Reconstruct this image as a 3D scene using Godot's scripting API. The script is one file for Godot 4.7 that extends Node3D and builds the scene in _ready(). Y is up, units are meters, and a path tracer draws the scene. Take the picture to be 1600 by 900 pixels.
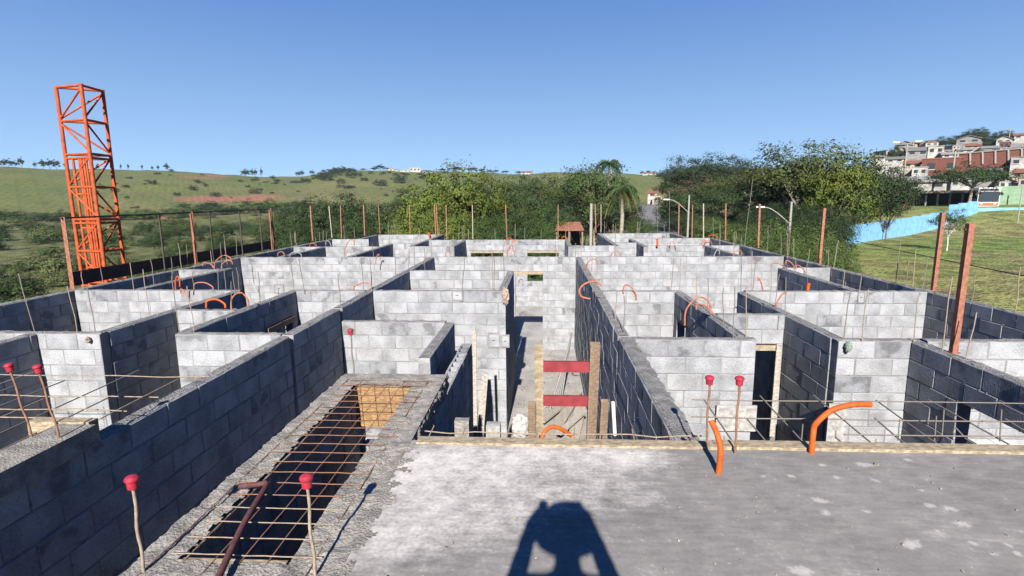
extends Node3D
# A storey of bare concrete block walls under construction, seen from the first piece of slab; hills, trees and a town behind.
# x runs along the cross walls, -z away from the camera along the corridor, y = 0 is the storey's floor.
const FOC := 857.5
const PITCH := deg_to_rad(9.363)
const YAW := deg_to_rad(3.367)
const ROLL := deg_to_rad(-0.468)
const EYE := 4.2          # height of the camera above the storey's floor
const TOP := 2.6          # top of the block walls, 13 courses
const SLAB := 2.75        # top of the slab the photographer stands on
const TH := 0.14          # block thickness

var M := {}
var rng := RandomNumberGenerator.new()
var used := {}
var walls: Array = []
var occluders: Array = []
var cam_basis: Basis

# ------------------------------------------------------------------ pixels of the photograph to points
func ray(u: float, v: float) -> Vector3:
	return cam_basis * Vector3((u - 800.0) / FOC, -(v - 450.0) / FOC, -1.0)
func at_y(u: float, v: float, y: float) -> Vector3:
	var r := ray(u, v)
	return Vector3(0, EYE, 0) + r * ((y - EYE) / r.y)
func at_z(u: float, v: float, z: float) -> Vector3:     # z = metres away from the camera along the corridor
	var r := ray(u, v)
	return Vector3(0, EYE, 0) + r * (-z / r.z)
func at_x(u: float, v: float, x: float) -> Vector3:
	var r := ray(u, v)
	return Vector3(0, EYE, 0) + r * (x / r.x)
func at_r(u: float, v: float, d: float) -> Vector3:     # d = horizontal distance
	var r := ray(u, v)
	return Vector3(0, EYE, 0) + r * (d / Vector2(r.x, r.z).length())
func to_px(p: Vector3) -> Vector2:
	var c := cam_basis.inverse() * (p - Vector3(0, EYE, 0))
	if c.z > -0.05: return Vector2(-9999, -9999)
	return Vector2(800 + FOC * c.x / -c.z, 450 - FOC * c.y / -c.z)

# ------------------------------------------------------------------ mesh builder
class MB:
	var v := PackedVector3Array()
	var n := PackedVector3Array()
	var c := PackedColorArray()
	var t := PackedVector2Array()
	var col := Color(1, 1, 1)
	var use_uv := false
	func tri(a: Vector3, b: Vector3, d: Vector3, na = null, nb = null, nd = null):
		if na == null:
			var nn := (d - a).cross(b - a).normalized()
			n.append(nn); n.append(nn); n.append(nn)
		else:
			n.append(na); n.append(nb); n.append(nd)
		v.append(a); v.append(b); v.append(d)
		c.append(col); c.append(col); c.append(col)
	func quad(a: Vector3, b: Vector3, d: Vector3, e: Vector3):
		tri(a, b, d); tri(a, d, e)
	func face(a: Vector3, b: Vector3, d: Vector3, e: Vector3, nn: Vector3):
		# any winding: turned so that its front looks along nn
		if (d - a).cross(b - a).dot(nn) >= 0: quad(a, b, d, e)
		else: quad(a, e, d, b)
	func box(lo: Vector3, hi: Vector3):
		tbox(Transform3D(Basis(), (lo + hi) * 0.5), hi - lo)
	func tbox(x: Transform3D, s: Vector3):
		var h := s * 0.5
		for ax in 3:
			for sg in [-1.0, 1.0]:
				var nn := Vector3.ZERO; nn[ax] = sg
				var p := Vector3.ZERO; p[(ax + 1) % 3] = h[(ax + 1) % 3]
				var q := Vector3.ZERO; q[(ax + 2) % 3] = h[(ax + 2) % 3]
				var o := nn * h[ax]
				face(x * (o - p - q), x * (o + p - q), x * (o + p + q), x * (o - p + q), x.basis * nn)
	func bar(a: Vector3, b: Vector3, w: float, d: float, up := Vector3.UP):
		var z := (b - a).normalized()
		var s := up.cross(z)
		if s.length() < 0.01: s = Vector3.RIGHT.cross(z)
		s = s.normalized()
		var u := z.cross(s).normalized()
		tbox(Transform3D(Basis(s, u, z), (a + b) * 0.5), Vector3(w, d, (b - a).length()))
	func tube(pts: Array, r, sides := 8, caps := true):
		var k := pts.size()
		var frames := []
		var up := Vector3(0.123, 0.3, 0.95).normalized()
		for i in k:
			var d: Vector3 = (pts[mini(i + 1, k - 1)] - pts[maxi(i - 1, 0)]).normalized()
			var s := up.cross(d)
			if s.length() < 0.05: s = Vector3(0.9, 0.1, 0.2).cross(d)
			s = s.normalized()
			up = d.cross(s).normalized()
			frames.append([s, up])
		for i in k - 1:
			var ra: float = r[i] if r is Array else r
			var rb: float = r[i + 1] if r is Array else r
			for j in sides:
				var a0 := TAU * j / sides
				var a1 := TAU * (j + 1) / sides
				var n0: Vector3 = frames[i][0] * cos(a0) + frames[i][1] * sin(a0)
				var n1: Vector3 = frames[i][0] * cos(a1) + frames[i][1] * sin(a1)
				var m0: Vector3 = frames[i + 1][0] * cos(a0) + frames[i + 1][1] * sin(a0)
				var m1: Vector3 = frames[i + 1][0] * cos(a1) + frames[i + 1][1] * sin(a1)
				var A: Vector3 = pts[i] + n0 * ra
				var B: Vector3 = pts[i] + n1 * ra
				var C: Vector3 = pts[i + 1] + m1 * rb
				var D: Vector3 = pts[i + 1] + m0 * rb
				tri(A, C, B, n0, m1, n1); tri(A, D, C, n0, m0, m1)
		if caps:
			for e in [0, k - 1]:
				var re: float = r[e] if r is Array else r
				var dd: Vector3 = (pts[0] - pts[1]) if e == 0 else (pts[k - 1] - pts[k - 2])
				for j in range(1, sides - 1):
					var q := []
					for jj in [0, j, j + 1]:
						var a: float = TAU * jj / sides
						q.append(pts[e] + (frames[e][0] * cos(a) + frames[e][1] * sin(a)) * re)
					if (q[2] - q[0]).cross(q[1] - q[0]).dot(dd) >= 0: tri(q[0], q[1], q[2])
					else: tri(q[0], q[2], q[1])
	func lathe(base: Vector3, prof: Array, sides := 14):   # prof: [radius, height]
		for i in prof.size() - 1:
			for j in sides:
				var a0 := TAU * j / sides
				var a1 := TAU * (j + 1) / sides
				var p := Vector3(cos(a0), 0, sin(a0)); var q := Vector3(cos(a1), 0, sin(a1))
				var A: Vector3 = base + p * prof[i][0] + Vector3.UP * prof[i][1]
				var B: Vector3 = base + q * prof[i][0] + Vector3.UP * prof[i][1]
				var C: Vector3 = base + q * prof[i + 1][0] + Vector3.UP * prof[i + 1][1]
				var D: Vector3 = base + p * prof[i + 1][0] + Vector3.UP * prof[i + 1][1]
				var dr: float = prof[i + 1][0] - prof[i][0]
				var dh: float = prof[i + 1][1] - prof[i][1]
				var n0 := (p * dh - Vector3.UP * dr).normalized()
				var n1 := (q * dh - Vector3.UP * dr).normalized()
				tri(A, B, C, n0, n1, n1); tri(A, C, D, n0, n1, n0)
	func mesh(mat: Material) -> ArrayMesh:
		var a := []
		a.resize(Mesh.ARRAY_MAX)
		a[Mesh.ARRAY_VERTEX] = v; a[Mesh.ARRAY_NORMAL] = n; a[Mesh.ARRAY_COLOR] = c
		if use_uv: a[Mesh.ARRAY_TEX_UV] = t
		var m := ArrayMesh.new()
		m.add_surface_from_arrays(Mesh.PRIMITIVE_TRIANGLES, a)
		m.surface_set_material(0, mat)
		return m

# ------------------------------------------------------------------ nodes
func numbered(nm: String) -> String:
	if not used.has(nm):
		used[nm] = 0
		return nm
	used[nm] += 1
	return "%s_%03d" % [nm, used[nm]]
func tag(o: Node, label: String, category: String, group := ""):
	o.set_meta("label", label); o.set_meta("category", category)
	if group: o.set_meta("group", group)
func thing(nm: String, label: String, category: String, pos := Vector3.ZERO, turn := 0.0, group := "") -> Node3D:
	var o := Node3D.new()
	o.name = numbered(nm)
	add_child(o)
	o.position = pos; o.rotation.y = turn
	tag(o, label, category, group)
	return o
func part(nm: String, b: MB, mat: Material, parent: Node) -> MeshInstance3D:
	var o := MeshInstance3D.new()
	o.name = nm
	o.mesh = b.mesh(mat)
	parent.add_child(o, true)
	return o
func inst(nm: String, m: Mesh, parent: Node, x: Transform3D, mat: Material = null) -> MeshInstance3D:
	var o := MeshInstance3D.new()
	o.name = nm
	o.mesh = m
	if mat: o.material_override = mat
	parent.add_child(o, true)
	o.transform = x
	return o
func solo(nm: String, b: MB, mat: Material, label: String, category: String, group := "") -> MeshInstance3D:
	var o := part(numbered(nm), b, mat, self)
	tag(o, label, category, group)
	return o
func structure(nm: String, b: MB, mat: Material) -> MeshInstance3D:
	var o := part(numbered(nm), b, mat, self)
	o.set_meta("kind", "structure")
	return o
func copy_of(o: Node3D, nm: String, label: String, pos: Vector3, turn: float, sc: Vector3) -> Node3D:
	var c: Node3D = o.duplicate()
	c.name = numbered(nm)
	add_child(c)
	c.position = pos; c.rotation.y = turn; c.scale = sc
	c.set_meta("label", label)
	return c

# ------------------------------------------------------------------ materials
func lin(r: float, g: float, b: float) -> Color:
	return Color(r, g, b).linear_to_srgb()
func noise_img(seed_: int, freq: float, size := 512, oct := 4, type := FastNoiseLite.TYPE_SIMPLEX_SMOOTH) -> Image:
	var f := FastNoiseLite.new()
	f.seed = seed_; f.noise_type = type; f.frequency = freq
	f.fractal_octaves = oct
	return f.get_seamless_image(size, size)
func grain_tex(seed_: int, lo: float, coarse: float, fine: float, pores: float, size := 512) -> ImageTexture:
	# a grey multiplier around 1: coarse mottling, fine grain and dark pores
	var a := noise_img(seed_, 0.008, size, 3)
	var b := noise_img(seed_ + 1, 0.09, size, 3)
	var d := noise_img(seed_ + 2, 0.22, size, 1)
	var im := Image.create(size, size, false, Image.FORMAT_RGB8)
	for y in size:
		for x in size:
			var k := lo + coarse * (a.get_pixel(x, y).r - 0.5) + fine * (b.get_pixel(x, y).r - 0.5)
			var p := d.get_pixel(x, y).r
			if p > 0.74: k -= pores * (p - 0.74) * 4.0
			k = clampf(k, 0.0, 1.0)
			im.set_pixel(x, y, Color(k, k, k))
	return ImageTexture.create_from_image(im)
func stain_tex(seed_: int) -> ImageTexture:
	# block face with blotchy damp and cement stains that have ragged edges
	var a := noise_img(seed_, 0.011, 512, 5)
	var b := noise_img(seed_ + 1, 0.06, 512, 4)
	var d := noise_img(seed_ + 2, 0.2, 512, 2)
	var im := Image.create(512, 512, false, Image.FORMAT_RGB8)
	for y in 512:
		for x in 512:
			var k := 0.94 + 0.14 * (b.get_pixel(x, y).r - 0.5) + 0.1 * (d.get_pixel(x, y).r - 0.5)
			var s := a.get_pixel(x, y).r + 0.22 * (b.get_pixel(x, y).r - 0.5)
			k *= 1.0 - 0.22 * smoothstep(0.48, 0.74, s)
			if s < 0.3: k += 0.12 * smoothstep(0.3, 0.22, s)
			k = clampf(k, 0, 1)
			im.set_pixel(x, y, Color(k, k, k))
	return ImageTexture.create_from_image(im)
func bump_tex(seed_: int, freq: float, strength: float, size := 512) -> ImageTexture:
	var a := noise_img(seed_, freq, size, 4)
	a.convert(Image.FORMAT_RGBA8)
	a.bump_map_to_normal_map(strength)
	return ImageTexture.create_from_image(a)
func mat(c: Color, rough := 0.9, tex: Texture2D = null, scale := 1.0, bump: Texture2D = null, bump_k := 1.0) -> StandardMaterial3D:
	var m := StandardMaterial3D.new()
	m.albedo_color = c
	m.roughness = rough
	m.metallic_specular = 0.3
	if tex:
		m.albedo_texture = tex
		m.uv1_triplanar = true; m.uv1_world_triplanar = true
		m.uv1_scale = Vector3.ONE * scale
	if bump:
		m.normal_enabled = true; m.normal_texture = bump; m.normal_scale = bump_k
		m.uv1_triplanar = true; m.uv1_world_triplanar = true
		m.uv1_scale = Vector3.ONE * scale
	return m
func leaf_mat(c: Color) -> StandardMaterial3D:
	var m := StandardMaterial3D.new()
	m.albedo_color = c
	m.vertex_color_use_as_albedo = true
	m.roughness = 0.75
	m.metallic_specular = 0.25
	m.backlight_enabled = true
	m.backlight = Color(0.05, 0.07, 0.02)
	m.cull_mode = BaseMaterial3D.CULL_DISABLED
	return m

func make_materials():
	var g_block := grain_tex(11, 0.93, 0.26, 0.12, 0.22)
	var g_stain := stain_tex(15)
	var g_fine := grain_tex(31, 0.92, 0.2, 0.16, 0.3)
	var g_rough := grain_tex(51, 0.88, 0.3, 0.26, 0.4)
	var b_block := bump_tex(71, 0.16, 5.0)
	var b_rough := bump_tex(81, 0.06, 14.0)
	var g_wood := Image.create(256, 256, false, Image.FORMAT_RGB8)
	var wn := noise_img(91, 0.02, 256, 4)
	for y in 256:
		for x in 256:
			var k := 0.84 + 0.07 * sin(y * 0.21 + 14.0 * wn.get_pixel(x, y).r) + 0.34 * (wn.get_pixel((x * 1) % 256, (y * 9) % 256).r - 0.5)
			g_wood.set_pixel(x, y, Color(clampf(k, 0, 1), clampf(k, 0, 1), clampf(k, 0, 1)))
	var t_wood := ImageTexture.create_from_image(g_wood)
	M.block = []
	for k in [[0.209, 0.218, 0.235], [0.218, 0.228, 0.244], [0.202, 0.212, 0.228], [0.191, 0.2, 0.215], [0.221, 0.228, 0.244], [0.159, 0.166, 0.181], [0.207, 0.213, 0.227], [0.197, 0.205, 0.218]]:
		var m := mat(lin(k[0], k[1], k[2]), 0.95, g_stain if M.block.size() in [3, 5] else g_block, 0.55, b_block, 0.3)
		m.uv1_offset = Vector3(k[0] * 7.0, k[1] * 13.0, k[2] * 5.0)
		M.block.append(m)
	M.mortar = mat(lin(0.166, 0.168, 0.172), 0.95, g_fine, 0.8)
	M.grout = mat(lin(0.189, 0.186, 0.181), 0.95, g_rough, 1.3, b_rough, 0.9)
	M.floor = mat(lin(0.269, 0.265, 0.252), 0.92, g_fine, 0.35, b_block, 0.5)
	M.rough = mat(lin(0.21, 0.198, 0.179), 0.95, g_rough, 1.7, b_rough, 0.45)
	M.slab_side = M.rough
	M.form_wood = mat(lin(0.29, 0.239, 0.164), 0.85, t_wood, 1.6)
	M.ply = mat(lin(0.252, 0.155, 0.0756), 0.75, t_wood, 2.1)
	M.old_wood = mat(lin(0.207, 0.148, 0.104), 0.9, t_wood, 2.6)
	M.grey_wood = mat(lin(0.207, 0.195, 0.18), 0.9, t_wood, 1.7)
	M.pale_wood = mat(lin(0.315, 0.29, 0.252), 0.85, t_wood, 1.9)
	M.red_paint = mat(lin(0.16, 0.0235, 0.0277), 0.7, g_fine, 2.2)
	M.steel = mat(lin(0.126, 0.109, 0.0966), 0.7)
	M.steel.metallic = 0.2
	M.rust = mat(lin(0.193, 0.101, 0.063), 0.85, g_rough, 4.0)
	M.pale_rod = mat(lin(0.235, 0.189, 0.143), 0.8, g_rough, 5.0)
	M.big_bar = mat(lin(0.0924, 0.0378, 0.0378), 0.7, g_rough, 5.0)
	M.cap = mat(lin(0.277, 0.0218, 0.0386), 0.5, g_rough, 6.0)
	M.conduit = mat(lin(0.403, 0.0739, 0.0109), 0.65, g_rough, 4.0)
	M.conduit_pale = mat(lin(0.311, 0.113, 0.0672), 0.7, g_rough, 4.0)
	M.conduit_grey = mat(lin(0.168, 0.16, 0.16), 0.6)
	M.mast = mat(lin(0.37, 0.0672, 0.0202), 0.55, g_rough, 1.6)
	M.post = mat(lin(0.227, 0.0966, 0.063), 0.65, g_rough, 3.0)
	M.post_pale = mat(lin(0.315, 0.252, 0.214), 0.7, g_rough, 3.0)
	M.dark_steel = mat(lin(0.0378, 0.0319, 0.0336), 0.7)
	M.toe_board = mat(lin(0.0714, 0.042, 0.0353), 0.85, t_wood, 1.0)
	M.rag = mat(lin(0.284, 0.227, 0.195), 0.95, g_rough, 6.0)
	M.rag_green = mat(lin(0.168, 0.21, 0.185), 0.95, g_rough, 6.0)
	M.sack = mat(lin(0.302, 0.302, 0.294), 0.8, g_fine, 5.0)
	M.white = mat(lin(0.441, 0.441, 0.428), 0.8, g_fine, 0.6)
	M.cream = mat(lin(0.277, 0.244, 0.193), 0.85, g_fine, 0.6)
	M.stained = mat(lin(0.265, 0.265, 0.258), 0.9, g_rough, 3.3)
	M.plaster = mat(lin(0.302, 0.294, 0.277), 0.9, g_stain, 0.12)
	M.plaster_grey = mat(lin(0.21, 0.206, 0.197), 0.9, g_stain, 0.12)
	M.asphalt = mat(lin(0.109, 0.109, 0.113), 0.95, g_fine, 0.2)
	M.blue_wall = mat(lin(0.139, 0.311, 0.496), 0.8, g_fine, 0.3)
	M.green_wall = mat(lin(0.171, 0.265, 0.176), 0.85, g_fine, 0.3)
	M.concrete_pole = mat(lin(0.227, 0.218, 0.202), 0.9, g_fine, 1.2)
	M.brick = mat(lin(0.126, 0.0504, 0.0395), 0.95, g_rough, 0.7)
	M.tile_red = mat(lin(0.202, 0.084, 0.0546), 0.9, g_rough, 0.6)
	M.tile_grey = mat(lin(0.143, 0.139, 0.134), 0.9, g_rough, 0.4)
	M.asbestos = mat(lin(0.185, 0.185, 0.181), 0.9, g_rough, 0.3)
	M.window_dark = mat(lin(0.0252, 0.0294, 0.0336), 0.15)
	M.bark = mat(lin(0.109, 0.0882, 0.0672), 0.95, g_rough, 1.2)
	M.bark_pale = mat(lin(0.252, 0.218, 0.176), 0.95, g_rough, 1.2)
	M.cable = mat(lin(0.0252, 0.0252, 0.0252), 0.7)
	M.skin = mat(lin(0.353, 0.202, 0.134), 0.6)
	M.cloth = mat(lin(0.042, 0.0588, 0.109), 0.95)
	M.phone = mat(lin(0.0168, 0.0168, 0.0185), 0.3)
	M.glass = mat(lin(0.0252, 0.0336, 0.042), 0.08)
	M.bus_white = mat(lin(0.462, 0.479, 0.487), 0.35)
	M.bus_orange = mat(lin(0.353, 0.084, 0.021), 0.4)
	M.tyre = mat(lin(0.0168, 0.0168, 0.0168), 0.9)
	M.lamp_head = mat(lin(0.521, 0.521, 0.504), 0.5)
	M.soil = mat(lin(0.16, 0.0924, 0.0588), 0.95, g_rough, 0.8)
	M.leaf = {
		"dark": leaf_mat(lin(0.0218, 0.0386, 0.0126)), "mid": leaf_mat(lin(0.0302, 0.0521, 0.0143)), "lime": leaf_mat(lin(0.0622, 0.084, 0.0151)),
		"olive": leaf_mat(lin(0.0386, 0.0512, 0.0151)), "deep": leaf_mat(lin(0.0176, 0.0302, 0.0126)), "bush": leaf_mat(lin(0.0454, 0.0706, 0.0202)),  # the deep tint has shade put into its leaf colour
		"brown": leaf_mat(lin(0.0521, 0.0462, 0.0269)), "scrub": leaf_mat(lin(0.063, 0.079, 0.0286)), "yellow": leaf_mat(lin(0.126, 0.105, 0.0252))}
	var gt := grain_tex(131, 0.86, 0.5, 0.5, 0.3)
	var tm := mat(lin(.86, .86, .86), 0.98, gt, 0.11, bump_tex(141, 0.05, 10.0), 0.9)
	tm.vertex_color_use_as_albedo = true
	M.terrain = tm

# ------------------------------------------------------------------ block walls
var block_cache := {}
func block_mesh(L: float, variant: int) -> ArrayMesh:
	var key := "%d_%d" % [roundi(L * 200.0), variant]
	if block_cache.has(key): return block_cache[key]
	var r := RandomNumberGenerator.new()
	r.seed = hash(key)
	var b := MB.new()
	var h := Vector3(L * 0.5, 0.095, TH * 0.5)
	var ch := 0.005
	# chamfered box, the corners a little uneven
	var P := {}
	for sx in [-1, 1]:
		for sy in [-1, 1]:
			for sz in [-1, 1]:
				var j := Vector3(r.randf_range(-.0015, .0015), r.randf_range(-.0015, .0015), r.randf_range(-.001, .001))
				var o := Vector3(sx * h.x, sy * h.y, sz * h.z) + j
				for ax in 3:
					var q := o
					for k in 3:
						if k != ax: q[k] -= ch * [sx, sy, sz][k]
					P["%d%d%d%d" % [sx, sy, sz, ax]] = q
	var g := func(s: Array, ax: int) -> Vector3: return P["%d%d%d%d" % [s[0], s[1], s[2], ax]]
	for ax in 3:
		var a1 := (ax + 1) % 3
		var a2 := (ax + 2) % 3
		for sg in [-1, 1]:
			var q := []
			for c in [[-1, -1], [1, -1], [1, 1], [-1, 1]]:
				var s := [0, 0, 0]
				s[ax] = sg; s[a1] = c[0]; s[a2] = c[1]
				q.append(g.call(s, ax))
			var nn := Vector3.ZERO
			nn[ax] = sg
			b.face(q[0], q[1], q[2], q[3], nn)
		# chamfers along this axis
		for s1 in [-1, 1]:
			for s2 in [-1, 1]:
				var e := []
				for s0 in [-1, 1]:
					var s := [0, 0, 0]
					s[ax] = s0; s[a1] = s1; s[a2] = s2
					e.append([g.call(s, a1), g.call(s, a2)])
				var nn2 := Vector3.ZERO
				nn2[a1] = s1; nn2[a2] = s2
				b.face(e[0][0], e[1][0], e[1][1], e[0][1], nn2)
	for sx in [-1, 1]:
		for sy in [-1, 1]:
			for sz in [-1, 1]:
				var s := [sx, sy, sz]
				var q0: Vector3 = g.call(s, 0); var q1: Vector3 = g.call(s, 1); var q2: Vector3 = g.call(s, 2)
				if (q2 - q0).cross(q1 - q0).dot(Vector3(sx, sy, sz)) >= 0: b.tri(q0, q1, q2)
				else: b.tri(q0, q2, q1)
	block_cache[key] = b.mesh(M.block[0])
	return block_cache[key]
var hollow_cache: ArrayMesh
func hollow_block(L: float) -> ArrayMesh:
	if hollow_cache: return hollow_cache
	var b := MB.new()
	var s := 0.026
	b.box(Vector3(-L / 2, -.095, -TH / 2), Vector3(L / 2, .095, -TH / 2 + s))
	b.box(Vector3(-L / 2, -.095, TH / 2 - s), Vector3(L / 2, .095, TH / 2))
	for x in [-L / 2 + s / 2, 0.0, L / 2 - s / 2]:
		b.box(Vector3(x - s / 2, -.095, -TH / 2 + s), Vector3(x + s / 2, .0945, TH / 2 - s))
	hollow_cache = b.mesh(M.block[0])
	return hollow_cache

func def_wall(short: String, label: String, axis: String, f0: float, a: float, b: float, opts := {}):
	walls.append({"short": short, "label": label, "axis": axis, "f0": f0, "a": a, "b": b, "n": opts.get("n", 13), "open": opts.get("open", []), "hollow": opts.get("hollow", false), "cap": opts.get("cap", true)})
func wall_boxes(w: Dictionary) -> Array:
	# solid rectangles (along the run, height) left between the openings
	var cuts: Array = [w.a, w.b]
	for o in w.open:
		cuts.append(clampf(o[0], w.a, w.b)); cuts.append(clampf(o[1], w.a, w.b))
	cuts.sort()
	var out := []
	for i in cuts.size() - 1:
		if cuts[i + 1] - cuts[i] < 0.01: continue
		var mid: float = (cuts[i] + cuts[i + 1]) * 0.5
		var ys := [[0.0, w.n * 0.2]]
		for o in w.open:
			if mid > o[0] and mid < o[1]:
				ys = []
				if o[2] > 0.01: ys.append([0.0, o[2]])
				if o[3] < w.n * 0.2 - 0.01: ys.append([o[3], w.n * 0.2])
		for y in ys: out.append([cuts[i], cuts[i + 1], y[0], y[1]])
	return out
func wall_aabb(w: Dictionary, r: Array) -> AABB:
	if w.axis == "x": return AABB(Vector3(r[0], r[2], -w.f0 - TH), Vector3(r[1] - r[0], r[3] - r[2], TH))
	return AABB(Vector3(w.f0, r[2], -r[1]), Vector3(TH, r[3] - r[2], r[1] - r[0]))
func seen(p: Vector3, skip: int) -> bool:
	var px := to_px(p)
	if px.x < -30 or px.x > 1630 or px.y < -30 or px.y > 930: return false
	var e := Vector3(0, EYE, 0)
	for o in occluders:
		if o[0] == skip: continue
		if o[1].intersects_segment(e, p): return false
	return true

func build_wall(idx: int):
	var w: Dictionary = walls[idx]
	var run_x: bool = w.axis == "x"
	var mid: float = (w.a + w.b) * 0.5
	var pos := Vector3(mid, 0, -w.f0 - TH / 2) if run_x else Vector3(w.f0 + TH / 2, 0, -mid)
	var root := thing("block_wall", w.label, "wall", pos, 0.0 if run_x else PI / 2, "unplastered concrete block walls")
	var rnd := RandomNumberGenerator.new()
	rnd.seed = 1000 + idx * 77
	var rest := MB.new()
	var core := MB.new()
	var ind := []
	var rects := wall_boxes(w)
	for r in rects:
		core.box(Vector3(r[0] - mid + .004, r[2], -TH / 2 + .005), Vector3(r[1] - mid - .004, r[3] - .003, TH / 2 - .005))
	var side := -1.0 if pos.x > 0 else 1.0         # the side of a wall along the corridor that looks at the camera
	var hollow_top: bool = w.hollow
	var base_tone := rnd.randi_range(0, 2)
	for k in int(w.n):
		# free stretches of this course
		var free := [[w.a, w.b]]
		for o in w.open:
			if o[3] <= k * 0.2 + 0.05 or o[2] >= k * 0.2 + 0.15: continue
			var nf := []
			for f in free:
				if o[1] <= f[0] or o[0] >= f[1]: nf.append(f); continue
				if o[0] > f[0] + 0.02: nf.append([f[0], o[0]])
				if o[1] < f[1] - 0.02: nf.append([o[1], f[1]])
			free = nf
		for f in free:
			var cuts := [f[0]]
			var s: float = w.a + (0.2 if k % 2 else 0.4)
			while s < f[1] - 0.05:
				if s > f[0] + 0.05: cuts.append(s)
				s += 0.4
			cuts.append(f[1])
			for i in cuts.size() - 1:
				var L: float = snappedf(cuts[i + 1] - cuts[i] - 0.009, 0.005)
				if L < 0.03: continue
				var lc: float = (cuts[i] + cuts[i + 1]) * 0.5 - mid
				var loc := Vector3(lc + rnd.randf_range(-.0025, .0025), k * 0.2 + 0.1 + rnd.randf_range(-.0022, .0022), rnd.randf_range(-.0035, .0035))
				var near := 1e9
				for t in [Vector3(0, 0, side), Vector3(-.42, .07, side), Vector3(.42, .07, side), Vector3(-.42, -.07, side), Vector3(.42, -.07, side)]:
					var zz: float = t.z if not run_x else 1.0
					var lp := loc + Vector3(t.x * L, t.y, zz * (TH / 2 + 0.004))
					var wp := root.transform * lp
					if seen(wp, idx): near = minf(near, wp.distance_to(Vector3(0, EYE, 0)))
				if near > 1e8 and k == int(w.n) - 1:
					var wt := root.transform * (loc + Vector3(0, 0.1, 0))
					if seen(wt, idx): near = wt.distance_to(Vector3(0, EYE, 0))
				var tone := base_tone
				var q := rnd.randf()
				if q < 0.3: tone = 1
				elif q < 0.5: tone = 0
				elif q < 0.66: tone = 2
				elif q < 0.77: tone = 4
				elif q < 0.86: tone = 6
				elif q < 0.93: tone = 7
				elif q < 0.975: tone = 3
				else: tone = 5
				if k == int(w.n) - 1 and rnd.randf() < .3: tone = [3, 5, 3][rnd.randi() % 3]
				if near < 1e8: ind.append([near, L, loc, tone, k, rnd.randi() % 3])
				elif k < int(w.n) - 1 or not hollow_top:
					rest.box(loc - Vector3(L / 2, .095, TH / 2), loc + Vector3(L / 2, .095, TH / 2))
	ind.sort_custom(func(p, q2): return p[0] < q2[0])
	for i in ind.size():
		var e: Array = ind[i]
		if i < 300:
			if hollow_top and e[4] == int(w.n) - 1 and e[1] > 0.38: inst("block", hollow_block(e[1]), root, Transform3D(Basis(), e[2] + Vector3(0, .003, 0)), M.block[e[3]])
			else: inst("block", block_mesh(e[1], e[5]), root, Transform3D(Basis(), e[2]), M.block[e[3]])
		else: rest.box(e[2] - Vector3(e[1] / 2, .095, TH / 2), e[2] + Vector3(e[1] / 2, .095, TH / 2))
	if not hollow_top: part("mortar", core, M.mortar, root)
	if rest.v.size():
		var ro := part("block_courses", rest, M.block[0], root)
		ro.set_meta("kind", "stuff")
	# mortar squeezed out of the joints and left on the faces
	var sq := MB.new()
	for i in mini(ind.size(), 120):
		var e: Array = ind[i]
		if e[0] > 13.0: break
		for rep in 2:
			if rnd.randf() < .35: continue
			var zz := (TH / 2 if run_x else side * TH / 2)
			var sg := signf(zz)
			var cx: float = e[2].x + rnd.randf_range(-.5, .5) * e[1]
			var cyy: float = e[2].y - .1 + rnd.randf_range(-.004, .004)
			if rnd.randf() < .3:
				cx = e[2].x + e[1] * .5 + .004
				cyy = e[2].y + rnd.randf_range(-.07, .07)
			if cyy < .02 or cx < w.a - mid + .03 or cx > w.b - mid - .03: continue
			var wd := rnd.randf_range(.006, .03); var hg := rnd.randf_range(.004, .011)
			var pts := []
			for a in 7:
				var an := TAU * a / 7.0
				pts.append(Vector3(cx + cos(an) * wd * rnd.randf_range(.6, 1.2), cyy + sin(an) * hg * rnd.randf_range(.6, 1.3), zz - sg * .004))
			var tip := Vector3(cx, cyy + hg * .2, zz + sg * rnd.randf_range(.003, .007))
			for a in 7:
				var A: Vector3 = pts[a]; var B: Vector3 = pts[(a + 1) % 7]
				if (tip - A).cross(B - A).z * sg >= 0: sq.tri(A, B, tip)
				else: sq.tri(A, tip, B)
	if sq.v.size():
		var so := part("mortar_squeeze", sq, M.mortar, root)
		so.set_meta("kind", "stuff")
	# grout filling the top course
	if w.cap and not hollow_top:
		var gm := MB.new()
		for r in rects:
			if r[3] < w.n * 0.2 - 0.01: continue
			var len_: float = r[1] - r[0]
			var cnt := maxi(2, ceili(len_ / 0.06))
			var prev := []
			for i in cnt + 1:
				var x: float = r[0] - mid + len_ * i / cnt
				var zl := -0.05 - rnd.randf_range(0, .019)
				var zr := 0.05 + rnd.randf_range(0, .019)
				var yy: float = w.n * 0.2 + rnd.randf_range(-.002, .008) + (.008 if rnd.randf() < .08 else 0.0)
				var cur := [Vector3(x, w.n * 0.2 - .012, zl), Vector3(x, yy, zl + .012), Vector3(x, yy + rnd.randf_range(-.004, .006), 0), Vector3(x, yy, zr - .012), Vector3(x, w.n * 0.2 - .012, zr)]
				if i > 0:
					for j in 4: gm.face(prev[j], cur[j], cur[j + 1], prev[j + 1], Vector3.UP)
				prev = cur
		if gm.v.size(): part("grout_fill", gm, M.grout, root)

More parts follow.
